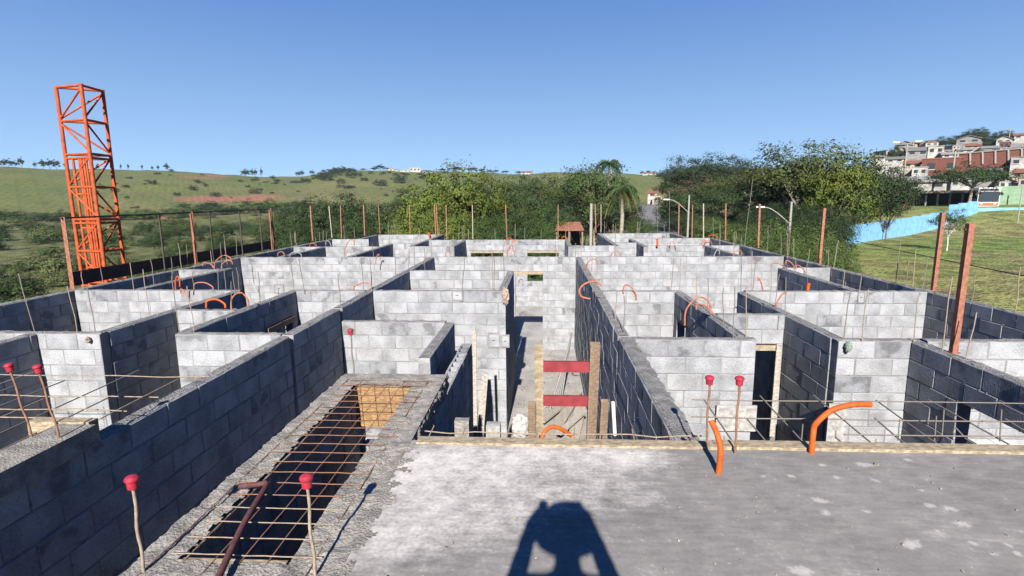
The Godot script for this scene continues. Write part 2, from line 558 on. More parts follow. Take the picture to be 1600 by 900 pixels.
func define_walls():
	var z := "z"; var x := "x"
	# along the corridor, on the mast side
	def_wall("the long outer wall on the mast side", "long outer block wall running away in shade beneath the orange mast", z, -8.64, -2, 21.6)
	def_wall("the short wall inside the mast-side outer wall", "short shaded block wall parallel to the mast-side outer wall, ending free", z, -7.52, 9.48, 12.5)
	def_wall("the shaded wall two rooms from the stair void", "shaded block wall between two lit cross walls, orange conduits on its far end", z, -5.54, 6.35, 9.325)
	def_wall("the wall with the timber-headed doorway", "shaded block wall with a timber-headed doorway near its far end", z, -4.51, 6.35, 9.325, {"open": [[8.3, 9.1, 0.0, 2.2]]})
	def_wall("the big dark wall along the stair void", "big dark block wall flanking the void beside the mesh-covered shaft", z, -3.14, -2, 6.15)
	def_wall("the dark wall piece between two notches", "dark block wall piece between two notched gaps beside the stair void", z, -3.14, 6.23, 7.78)
	def_wall("the far run of the dark stair wall", "far run of dark stair wall, from its second notch to the long cross wall", z, -3.14, 7.86, 14.845)
	def_wall("the wall beside the capped slab rods", "shaded block wall behind two red-capped rods, running up to a lit cross wall", z, -6.34, 3.3, 6.195)
	def_wall("the short dark corridor return", "short dark return wall on the corridor side, a rag hanging at its end", z, -0.80, 9.48, 12.0)
	# along the corridor, on the lawn side
	def_wall("the near corridor wall", "shaded corridor wall with a thick mortar strip on top, touching the slab edge", z, 0.86, 1.0, 6.2)
	def_wall("the far corridor wall", "shaded corridor wall beyond the narrow notch, an orange loop on its top", z, 0.86, 6.28, 14.845)
	def_wall("the wall under the bent orange loop", "shaded block wall with a small doorway under a bent orange conduit loop", z, 2.22, 6.255, 9.325, {"open": [[8.55, 9.1, 0.0, 2.15]]})
	def_wall("the dark wall beside the plank jamb", "dark block wall beside the black doorway, a green rag on its near end", z, 3.26, 6.255, 9.325)
	def_wall("the dark wall carrying the big steel post", "dark block wall with a wide opening under its top, steel post behind", z, 4.04, 1.5, 6.105, {"open": [[3.9, 5.35, 0.0, 2.2]]})
	def_wall("the dark wall under three orange arcs", "dark diagonal-looking block wall below three orange conduit arcs", z, 5.22, 9.475, 12.5)
	def_wall("the long outer wall on the lawn side", "long outer block wall running away in shade beside the lawn", z, 6.35, -2, 21.5)
	# the stair and the shaft
	def_wall("the short wall with a broken end", "short block wall with a ragged mortared end standing by the stair", z, -1.44, 6.0, 7.775, {"n": 12})
	def_wall("the hollow-topped wall", "lower dark block wall with open hollow cells along its top course", z, -1.14, 4.5, 7.4, {"n": 11, "hollow": true})
	def_wall("the shaft wall facing the stair void", "block wall under the rough concrete rim, on the stair-void side of the shaft", z, -1.64, 0.4, 4.3, {"cap": false})
	def_wall("the shaft wall on the slab side", "block wall under the rough concrete rim, on the slab side of the shaft", z, -0.98, 0.4, 4.3, {"cap": false})
	def_wall("the end wall inside the shaft", "sunlit block wall inside the shaft below the plywood form", x, 4.155, -1.495, -0.985, {"n": 11, "cap": false})
	# across, on the mast side
	def_wall("the lit cross wall next to the mast", "sunlit cross wall joining the mast-side outer wall, two conduit arcs above", x, 9.33, -8.495, -5.405)
	def_wall("the narrow cross wall by the toe board", "narrow sunlit cross wall tucked against the mast-side outer wall", x, 12.2, -8.495, -7.525)
	def_wall("the lit cross wall behind the capped rods", "sunlit cross wall behind the two red-capped rods of the far slab strip", x, 6.2, -8.495, -5.4)
	def_wall("the short lit cross wall under grey bars", "short sunlit cross wall between two shaded walls, low in a corner", x, 7.6, -5.395, -4.515)
	def_wall("the lit cross wall with a ragged end", "sunlit cross wall with a ragged free end, meeting the big dark wall", x, 6.2, -4.45, -3.145)
	def_wall("the lit cross wall behind the timber doorway", "sunlit cross wall just beyond the wall with the timber-headed doorway", x, 9.33, -4.505, -3.145)
	def_wall("the tall lit wall by the leaning planks", "tall sunlit cross wall behind the leaning planks, two patched switch boxes on it", x, 9.33, -2.995, -0.66)
	def_wall("the second lit wall past the planks", "sunlit cross wall one room behind the tall wall with the switch boxes", x, 12.0, -2.995, -0.805)
	def_wall("the long cross wall with the corridor door", "long sunlit cross wall with the timber-headed corridor doorway", x, 14.85, -8.495, 0.855, {"open": [[-0.78, -0.03, 0.0, 2.2]]})
	def_wall("the low lit wall by the mesh-covered shaft", "sunlit wall behind the mesh-covered shaft, a course lower than its neighbours", x, 7.78, -2.995, -1.445, {"n": 12})
	# across, on the lawn side
	def_wall("the lit cross wall under the single arc", "sunlit cross wall between corridor and small doorway, one orange arc on top", x, 9.33, 1.005, 2.36)
	def_wall("the near lit wall behind the slab rods", "near sunlit cross wall with pale joints, behind the two red-capped slab rods", x, 6.11, 1.005, 2.38)
	def_wall("the wall over the black doorway", "small sunlit wall above the black doorway with a plank jamb", x, 7.45, 2.365, 3.255, {"open": [[2.86, 3.17, 0.0, 2.2]]})
	def_wall("the near lit wall towards the lawn", "near sunlit cross wall behind the tall orange conduit and the wire mesh", x, 6.11, 3.265, 6.345)
	def_wall("the lit wall with the notched block", "sunlit cross wall with a notched pale block in its top course", x, 9.33, 3.405, 6.345)
	def_wall("the lit cross wall by the lawn-side bush", "short sunlit cross wall behind three orange arcs, touching the lawn-side outer wall", x, 12.45, 5.365, 6.345)
	def_wall("the long cross wall on the lawn side", "long sunlit cross wall with grey conduit hooks, lawn side of the corridor", x, 14.85, 1.005, 6.345)
	# behind the long cross walls
	def_wall("the back wall pair on the mast side", "sunlit back cross wall near the last toe board post", x, 18.15, -8.495, -5.545)
	def_wall("the back shaded wall by the last toe board", "shaded back wall joining two cross walls near the last toe board post", z, -7.52, 14.995, 18.145)
	def_wall("the back shaded wall with a lit recess", "shaded back wall beside a small recess with a slot window, mast side", z, -5.54, 14.995, 19.395)
	def_wall("the recess wall with a slot, mast side", "small sunlit recess wall with a dark slot window, mast side", x, 19.4, -5.395, -4.455, {"open": [[-5.25, -4.72, 1.2, 1.98]]})
	def_wall("the far dark diagonal wall, mast side", "thin dark wall running to the farthest corner, mast side", z, -4.59, 18.345, 24.2)
	def_wall("the back lit wall before the dark stub", "sunlit back cross wall ending at a short dark stub", x, 18.2, -4.59, -3.145)
	def_wall("the short dark stub", "short dark stub wall beside the wide window, mast side", z, -3.14, 18.2, 20.995)
	def_wall("the far lit wall with two wide windows", "far sunlit cross wall with two wide low windows and orange conduit bunch", x, 21.0, -4.445, 0.795, {"open": [[-2.81, -1.58, 1.0, 2.15], [-.63, .56, 1.0, 2.15]]})
	def_wall("the farthest lit wall, mast side", "farthest sunlit wall on the mast side, under three thin orange posts", x, 24.2, -7.395, -4.445)
	def_wall("the far corner wall, mast side", "sunlit far wall at the outer corner on the mast side", x, 21.6, -8.495, -7.0)
	def_wall("the far shaded return, mast side", "thin shaded return wall near the farthest corner, mast side", z, -7.54, 21.745, 24.195)
	def_wall("the shaded stub by the corridor window", "shaded stub wall beside the wide window on the lawn side", z, 0.80, 18.1, 21.4)
	def_wall("the back lit wall by the stub, lawn side", "sunlit back cross wall between the stub and the far diagonal wall", x, 18.3, 0.945, 2.345)
	def_wall("the far diagonal wall, lawn side", "thin wall with a pink conduit on top running to the farthest lawn-side corner", z, 2.35, 18.28, 24.395)
	def_wall("the recess wall with a slot, lawn side", "small sunlit recess wall with a dark slot window, lawn side", x, 19.4, 2.495, 3.235, {"open": [[2.62, 3.05, 1.2, 1.98]]})
	def_wall("the shaded recess return, lawn side", "shaded return wall beside the lawn-side slot window", z, 3.24, 18.0, 21.3)
	def_wall("the back lit wall with grey hooks", "sunlit back cross wall below hooked grey conduits, lawn side", x, 18.2, 3.385, 5.215)
	def_wall("the back shaded wall, lawn side", "shaded back wall joining two cross walls, lawn side", z, 5.22, 14.995, 18.195)
	def_wall("the small back lit wall by the lawn", "small sunlit back wall touching the lawn-side outer wall", x, 18.2, 5.365, 6.345)
	def_wall("the far lit wall with the conduit tangle", "far sunlit wall with a tangle of orange conduits, lawn side", x, 21.5, 3.385, 6.5)
	def_wall("the farthest lit wall, lawn side", "farthest sunlit wall on the lawn side, under the palm trees", x, 24.4, 2.35, 5.495)
	def_wall("the far shaded return, lawn side", "thin shaded return wall near the farthest corner, lawn side", z, 5.50, 21.645, 24.54)
	for i in walls.size():
		for r in wall_boxes(walls[i]): occluders.append([i, wall_aabb(walls[i], r)])
	occluders.append([-1, AABB(Vector3(-0.8, SLAB - .14, -3.1), Vector3(7, .14, 9))])
	occluders.append([-1, AABB(Vector3(-1.67, SLAB - .14, -1.95), Vector3(.87, .14, 8))])
	occluders.append([-1, AABB(Vector3(-1.67, SLAB - .14, -4.36), Vector3(.87, .14, .28))])
	occluders.append([-1, AABB(Vector3(-1.67, SLAB - .14, -4.36), Vector3(.18, .14, 4))])
	occluders.append([-1, AABB(Vector3(-1.03, SLAB - .14, -4.36), Vector3(.23, .14, 4))])
func wall_near(p: Vector3) -> String:
	var best := 1e9
	var out := "the block walls"
	for w in walls:
		var bb := wall_aabb(w, [w.a, w.b, 0.0, w.n * 0.2])
		var q := Vector3(clampf(p.x, bb.position.x, bb.end.x), p.y, clampf(p.z, bb.position.z, bb.end.z))
		var d := q.distance_to(p)
		if d < best: best = d; out = w.short
	return out

# ------------------------------------------------------------------ the slab and its rim
func slab_texture() -> ImageTexture:
	var W := 1024; var H := 768
	var n1 := noise_img(201, 0.006, 1024, 4)
	var n2 := noise_img(202, 0.03, 1024, 4)
	var n3 := noise_img(203, 0.16, 1024, 2)
	# trowel streaks: a noise squeezed along one direction
	var n4 := noise_img(204, 0.02, 1024, 3)
	var blobs := []
	for b in [[600, 790, .30, .9], [560, 860, .22, .8], [640, 730, .26, .95], [760, 722, .36, .8], [890, 712, .34, .95], [1000, 713, .2, .8], [800, 790, .32, .62], [930, 780, .25, .6], [700, 840, .25, .45], [720, 700, .2, .7], [1000, 775, .12, .4]]:
		var p := at_y(b[0], b[1], SLAB)
		blobs.append([p.x, -p.z, b[2], b[3]])
	var spots := []
	for s in [[612, 440], [650, 495], [840, 490], [880, 340], [700, 330], [1110, 390], [1240, 478], [1300, 550], [1190, 590], [1060, 650], [1360, 645], [1460, 690], [1520, 650], [1570, 690], [370, 280], [630, 270], [1040, 240], [350, 320], [830, 265], [545, 775], [480, 320], [1150, 465]]:
		var p2 := at_y(1080 + s[0] / 3.077, 640 + s[1] / 3.077, SLAB)
		spots.append([p2.x, -p2.z, rng.randf_range(.008, .026), rng.randf_range(.7, 2.0)])
	var im := Image.create(W, H, false, Image.FORMAT_RGB8)
	for y in H:
		var wz := 3.1 * (1.0 - (y + 0.5) / H)
		for x in W:
			var wx := -0.8 + 4.2 * (x + 0.5) / W
			var a := n1.get_pixel(x, y).r
			var b2 := n2.get_pixel(x, y).r
			var c := n3.get_pixel(x, y).r
			var st := n4.get_pixel((x * 1) % 1024, (y * 5) % 1024).r
			var k := 0.13 + 0.03 * (a - 0.5) + 0.035 * (b2 - 0.5) + 0.025 * (c - 0.5) + 0.035 * (st - .5)
			var d := 0.0
			for q in blobs:
				var dx: float = (wx - q[0]) / q[2]
				var dz: float = (wz - q[1]) / (q[2] * 0.8)
				var rr := dx * dx + dz * dz
				if rr < 6.0: d += q[3] * exp(-rr)
			d = clampf(d, 0, 1.2)
			var m := smoothstep(0.38, 1.02, d * 0.47 + 0.62 * (0.42 * a + 0.3 * b2 + 0.28 * st) + 0.12 * (c - 0.5))
			for q in spots:
				var ex: float = wx - q[0]
				var ez: float = wz - q[1]
				if absf(ex) < .2 and absf(ez) < .2:
					var rr2: float = sqrt(ex * ex / (q[3] * q[3]) + ez * ez) / q[2]
					m = maxf(m, smoothstep(1.5, 0.3, rr2 + 2.6 * (b2 - 0.5) + 1.8 * (c - 0.5)) * 0.6)
			if c > 0.85 and b2 > 0.56: m = maxf(m, 0.4)
			var v := lerpf(k, 0.36 + 0.1 * (b2 - 0.5) + 0.1 * (c - .5), m * 0.85)
			im.set_pixel(x, y, Color(v * 1.04, v * 0.995, v * 0.95).linear_to_srgb())
	return ImageTexture.create_from_image(im)

func build_slab():
	var tex := slab_texture()
	var sm := StandardMaterial3D.new()
	sm.albedo_texture = tex
	sm.roughness = 0.9
	sm.metallic_specular = 0.3
	var root := Node3D.new()
	root.name = "floor_slab"
	add_child(root)
	root.set_meta("kind", "structure")
	var nz := FastNoiseLite.new()
	nz.seed = 5; nz.frequency = 1.1
	var top := MB.new()
	top.use_uv = true
	var hgt := func(X: float, Z: float) -> float:
		var e := minf(minf(X + .8, 3.4 - X), minf(3.1 - Z, Z))
		return SLAB + clampf(e * 8.0, 0, 1) * (0.006 * nz.get_noise_2d(X, Z) + 0.0035 * nz.get_noise_2d(X * 7.0, Z * 9.0))
	var nx := 84; var nzz := 62
	for i in nx:
		for j in nzz:
			var q := []
			for c in [[0, 0], [0, 1], [1, 1], [1, 0]]:
				var X: float = -.8 + 4.2 * (i + c[0]) / nx
				var Z: float = 3.1 * (j + c[1]) / nzz
				q.append([Vector3(X, hgt.call(X, Z), -Z), Vector2((X + .8) / 4.2, 1.0 - Z / 3.1)])
			for t in [[0, 1, 2], [0, 2, 3]]:
				for h in t: top.t.append(q[h][1])
				var ns := []
				for h in t:
					var pp: Vector3 = q[h][0]
					var e := 0.03
					ns.append(Vector3(hgt.call(pp.x - e, -pp.z) - hgt.call(pp.x + e, -pp.z), 2 * e, hgt.call(pp.x, -pp.z + e) - hgt.call(pp.x, -pp.z - e)).normalized())
				top.tri(q[t[0]][0], q[t[1]][0], q[t[2]][0], ns[0], ns[1], ns[2])
	part("slab_top", top, sm, root)
	var body := MB.new()
	body.box(Vector3(-.8, SLAB - .14, -3.1), Vector3(3.4, SLAB - .012, -.0))
	body.box(Vector3(3.4, SLAB - .14, -3.1), Vector3(6.34, SLAB, 6))
	body.box(Vector3(-.8, SLAB - .14, 0), Vector3(3.4, SLAB, 6))
	part("slab_body", body, M.slab_side, root)
	# rough rim round the shaft
	var rim := MB.new()
	var rn := FastNoiseLite.new()
	rn.seed = 9; rn.frequency = 16.0; rn.fractal_octaves = 3
	var rh := func(X: float, Z: float) -> float:
		return SLAB - .002 + .006 * rn.get_noise_2d(X * .7, Z * .7) + .003 * rn.get_noise_2d(X * 2.7 + 9, Z * 2.7) + .012 * rn.get_noise_2d(X * .2, Z * .2)
	var cs := 0.0145
	var ci := roundi(.96 / cs); var cj := roundi((4.36 - .4) / cs)
	for i in ci:
		for j in cj:
			var X0 := -1.67 + cs * i; var Z0 := .4 + cs * j
			var xm := X0 + cs / 2; var zm := Z0 + cs / 2
			var jit := .012 * rn.get_noise_2d(xm * .6, zm * .6)
			if xm > -1.49 + jit and xm < -1.03 + jit and zm > 1.95 + jit and zm < 4.09: continue
			var over := xm > -.8
			if over and (zm > 3.03 or rn.get_noise_2d(xm * .5, zm * .5) * .16 + rn.get_noise_2d(3.0, zm * .12) * .07 < (xm + .8) - .035): continue
			var q := []
			for c in [[0, 0], [0, 1], [1, 1], [1, 0]]:
				var X: float = X0 + cs * c[0]; var Z: float = Z0 + cs * c[1]
				var ex := 0.0
				if i == 0 and c[0] == 0: ex = .014 * rn.get_noise_2d(Z * 1.3, 4)
				var hy: float = rh.call(X, Z)
				if X > -.82: hy = maxf(hy, SLAB + .001 + .003 * absf(rn.get_noise_2d(X, Z)))
				q.append(Vector3(X + ex, hy, -Z))
			rim.quad(q[0], q[1], q[2], q[3])
	part("shaft_rim_top", rim, M.rough, root)
	var rb := MB.new()
	var y0 := SLAB - .14; var y1 := SLAB - .026
	rb.box(Vector3(-1.668, y0, -4.35), Vector3(-1.485, y1, -.4))
	rb.box(Vector3(-1.035, y0, -4.35), Vector3(-.803, y1, -.4))
	rb.box(Vector3(-1.485, y0, -4.35), Vector3(-1.035, y1, -4.125))
	rb.box(Vector3(-1.485, y0, -1.94), Vector3(-1.035, y1, -.4))
	part("shaft_rim_body", rb, M.slab_side, root)
	# ragged concrete lips that ran over the formwork along the rim's outer edges
	var lip := MB.new()
	var ln := FastNoiseLite.new()
	ln.seed = 61; ln.frequency = 9.0; ln.fractal_octaves = 4
	var lq := func(i: int, j: int) -> Vector3:
		var Z := 3.14 + 1.22 * i / 90.0
		var yy: float = SLAB - .004 - (.15 + .05 * ln.get_noise_2d(Z * 2.0, 3)) * j / 9.0
		return Vector3(-.797 + .03 * ln.get_noise_2d(Z, yy * 1.4) - .004 * j / 9.0, yy, -Z)
	for i in 90:
		for j in 9: lip.face(lq.call(i, j), lq.call(i + 1, j), lq.call(i + 1, j + 1), lq.call(i, j + 1), Vector3.RIGHT)
	part("ragged_edge", lip, M.rough, root)
	# slab strip across the stair void
	var ls := MB.new()
	ls.box(Vector3(-3.2, SLAB - .14, -3.25), Vector3(-2.94, SLAB, 3))
	structure("slab_strip", ls, M.rough)
	# form boards
	var fb := MB.new()
	fb.box(Vector3(-.76, SLAB - .16, -3.13), Vector3(1.0, SLAB + .014, -3.045))
	solo("form_board", fb, M.form_wood, "long timber form board along slab edge below the ladder top", "board", "slab edge form boards")
	fb = MB.new()
	fb.box(Vector3(1.0, SLAB - .16, -3.142), Vector3(6.3, SLAB + .018, -3.05))
	solo("form_board", fb, M.form_wood, "pale timber form board along the slab edge beneath the wire mesh", "board", "slab edge form boards")
	fb = MB.new()
	fb.box(Vector3(-3.42, SLAB - .15, -3.33), Vector3(-2.99, SLAB + .012, -3.253))
	solo("form_board", fb, M.form_wood, "short timber form board at the end of the far slab strip", "board", "slab edge form boards")
	fb = MB.new()
	fb.box(Vector3(-1.485, SLAB - .36, -4.128), Vector3(-1.035, SLAB - .03, -4.105))
	solo("plywood_form", fb, M.ply, "orange plywood form at the far end of the mesh-covered shaft", "board")
	fb = MB.new()
	fb.box(Vector3(-1.48, SLAB - .1, -1.972), Vector3(-1.04, SLAB - .004, -1.95))
	solo("shaft_board", fb, M.form_wood, "pale board along the near end of the mesh-covered shaft", "board")

func rods_and_mesh():
	# wire mesh lying over the shaft
	var m := thing("wire_mesh", "rusty welded wire mesh lying across the open shaft", "wire mesh", Vector3(-1.26, SLAB, -3.1))
	var c := m.position
	for i in 20:
		var Z := 1.98 + .115 * i
		var b := MB.new()
		var xl := -1.57 + rng.randf_range(-.03, .05); var xr := -.94 + rng.randf_range(-.05, .06)
		var pts := []
		for k in 9:
			var X := lerpf(xl, xr, k / 8.0)
			pts.append(Vector3(X, SLAB + .0075 + rng.randf_range(-.0015, .0015), -Z + rng.randf_range(-.0015, .0015)) - c)
		b.tube(pts, .0027, 6)
		part("wire", b, M.rust if i > 3 else M.pale_rod, m)
	for X in [-1.585, -1.46, -1.345, -1.23, -1.115, -.93]:
		var b := MB.new()
		var pts := []
		for k in 14:
			pts.append(Vector3(X + rng.randf_range(-.004, .004), SLAB + (.001 if X < -1.5 or X > -1.02 else .0) + rng.randf_range(-.003, .003), -lerpf(1.5, 4.2, k / 13.0)) - c)
		b.tube(pts, .0027, 6)
		part("wire", b, M.rust, m)
	# thick bent bar
	var bb := MB.new()
	var p0 := at_y(340, 905, SLAB + .04); var p1 := at_y(417, 757, SLAB + .05); var p2 := at_y(374, 760, SLAB + .02)
	var ctrl := [p0, p0.lerp(p1, .5) + Vector3(-.006, .01, 0), p1 + (p0 - p1).normalized() * .04, p1 + Vector3(-.012, 0, -.012), p1 + Vector3(-.05, -.004, -.006), p2]
	var path := smooth_path(ctrl, 150)
	var rad := []
	for i in path.size(): rad.append(.0125 if i % 3 else .0150)
	bb.tube(path, rad, 9)
	solo("bent_rebar", bb, M.big_bar, "thick ribbed dark red bar with a bent end lying over the wire mesh", "rebar")
	# capped rods
	for r in [[224, 893, 205, 742, M.pale_rod, "red mushroom cap on a pale rod at the rim beside the big dark wall"],
			[492, 897, 478, 740, M.pale_rod, "red mushroom cap on a pale rod between the shaft mesh and the dusty slab"],
			[553, 583, 547, 513, M.steel, "red mushroom cap on a rod at the far corner of the shaft rim"],
			[1103, 700, 1109, 586, M.rust, "red mushroom cap on a straight rod just behind the short orange stub"],
			[1148, 708, 1156, 587, M.rust, "red mushroom cap on a leaning rod in front of the stained board"],
			[50, 682, 12, 567, M.rust, "red mushroom cap on a rusty yellow rod, outermost on the far slab strip"],
			[93, 684, 57, 569, M.rust, "red mushroom cap on a reddish rod, inner one on the far slab strip"]]:
		var base := at_y(r[0], r[1], SLAB)
		var tp := at_z(r[2], r[3], -base.z)
		tp.z = base.z
		var t := thing("capped_rod", r[5], "capped rod", base, 0, "rods with red protective caps")
		var b := MB.new()
		var L := tp - base
		var pts := []
		var rr := []
		for i in 15:
			pts.append(L * (i / 14.0) * .96 + Vector3(.003 * sin(i * .7), 0, .002 * cos(i)))
			rr.append(.0068 if i % 2 else .0060)
		pts[0] = Vector3(0, -.03, 0)
		b.tube(pts, rr, 7)
		part("rod", b, r[4], t)
		b = MB.new()
		b.lathe(Vector3.ZERO, [[.0, -.001], [.0185, 0], [.0205, .028], [.0208, .031], [.0250, .032], [.0262, .036], [.0248, .043], [.019, .049], [.010, .0525], [0, .0535]], 18)
		var cp := part("cap", b, M.cap, t)
		cp.position = L * (1.0 - .055 / L.length())
		cp.basis = Basis(Quaternion(Vector3.UP, L.normalized()))
func smooth_path(ctrl: Array, n: int) -> Array:
	var c := Curve3D.new()
	for i in ctrl.size():
		var t: Vector3 = (ctrl[mini(i + 1, ctrl.size() - 1)] - ctrl[maxi(i - 1, 0)]) * (1.0 / 6.0)
		c.add_point(ctrl[i], -t, t)
	var out := []
	var L := c.get_baked_length()
	for i in n + 1: out.append(c.sample_baked(L * i / n, true))
	return out

func edge_bars():
	# bars of the slab mat sticking out past its edge; wires across them
	var m := thing("mesh_mat", "grid of dark steel bars reaching out past the slab edge towards the lawn side", "wire mesh", Vector3(2.5, SLAB - .07, -3.1))
	var c := m.position
	var y := SLAB - .05
	var X := 1.18
	var k := 0
	while X < 6.2:
		var b := MB.new()
		var far_: float = [4.0, 3.62, 4.02, 3.45][k % 4] + rng.randf_range(-.05, .05)
		b.tube([Vector3(X, y - .03, -3.0) - c, Vector3(X + .005, y - .02, -3.4) - c, Vector3(X + rng.randf_range(-.03, .03), y + .01 + rng.randf_range(-.01, .02), -far_) - c], .0052, 6)
		part("bar", b, M.steel, m)
		X += .205 + rng.randf_range(-.03, .03)
		k += 1
	for w in [[3.95, 1.1, .0], [3.6, 1.0, .004], [3.4, 1.9, -.01], [3.28, .9, -.02], [3.2, 1.1, -.03]]:
		var b := MB.new()
		var pts := []
		for i in 13: pts.append(Vector3(lerpf(w[1], 6.2, i / 12.0), y + w[2] + .012 + rng.randf_range(-.006, .006), -w[0] + rng.randf_range(-.008, .008)) - c)
		b.tube(pts, .0045, 6)
		part("wire", b, M.steel, m)
	for q in [[1565, 640, 690], [1463, 650, 690], [1255, 655, 692], [1475, 640, 680], [1406, 655, 688]]:
		var b := MB.new()
		var p := at_z(q[0], q[1], 3.45); var p2 := at_z(q[0] - 3, q[2], 3.45)
		b.tube([p - c, p2 - c], .004, 6)
		part("tie", b, M.steel, m)
	m = thing("mesh_mat", "grid of thin bars reaching out past the end of the far slab strip", "wire mesh", Vector3(-4.2, SLAB - .07, -3.3))
	c = m.position
	X = -6.0
	k = 0
	while X < -2.98:
		var b := MB.new()
		var far_: float = [4.3, 3.8, 4.5, 4.0][k % 4] + rng.randf_range(-.08, .08)
		b.tube([Vector3(X, y - .02, -3.0) - c, Vector3(X + rng.randf_range(-.03, .03), y + rng.randf_range(-.02, .03), -far_) - c], .005, 6)
		part("bar", b, M.pale_rod if k % 3 == 0 else M.steel, m)
		X += .24
		k += 1
	for w in [[4.35, -6.2, -2.85], [3.85, -6.2, -2.95], [3.6, -6.2, -3.0], [3.45, -6.2, -3.05]]:
		var b := MB.new()
		var pts := []
		for i in 9: pts.append(Vector3(lerpf(w[1], w[2], i / 8.0), y + .008 + rng.randf_range(-.008, .008), -w[0] + rng.randf_range(-.01, .01)) - c)
		b.tube(pts, .0045, 6)
		part("wire", b, M.pale_rod, m)
	# single wire with ties past the slab edge by the ladder
	m = thing("edge_wire", "single thin wire with short ties along the slab edge by the ladder", "wire", Vector3(0, SLAB, -3.2))
	c = m.position
	var b2 := MB.new()
	var pts2 := []
	for i in 12: pts2.append(Vector3(lerpf(-.74, 1.0, i / 11.0), SLAB + .01 + rng.randf_range(-.008, .008), -3.2 + rng.randf_range(-.01, .01)) - c)
	b2.tube(pts2, .004, 6)
	part("wire", b2, M.pale_rod, m)
	for i in 9:
		var xx := -.66 + i * .2 + rng.randf_range(-.05, .05)
		var b := MB.new()
		b.tube([Vector3(xx, SLAB + .0, -3.08) - c, Vector3(xx + .01, SLAB + .02, -3.27) - c], .004, 6)
		part("tie", b, M.pale_rod, m)

func conduit(ctrl: Array, r: float, m: Material, label: String, n := 40, group := "orange corrugated conduits"):
	var base: Vector3 = ctrl[0]
	var loc := []
	for p in ctrl: loc.append(p - base)
	var path := smooth_path(loc, n)
	var rad := []
	for i in path.size(): rad.append(r * (1.0 if i % 2 else .9))
	var b := MB.new()
	b.tube(path, rad, 9)
	var o := solo("conduit", b, m, label, "conduit", group)
	o.position = base

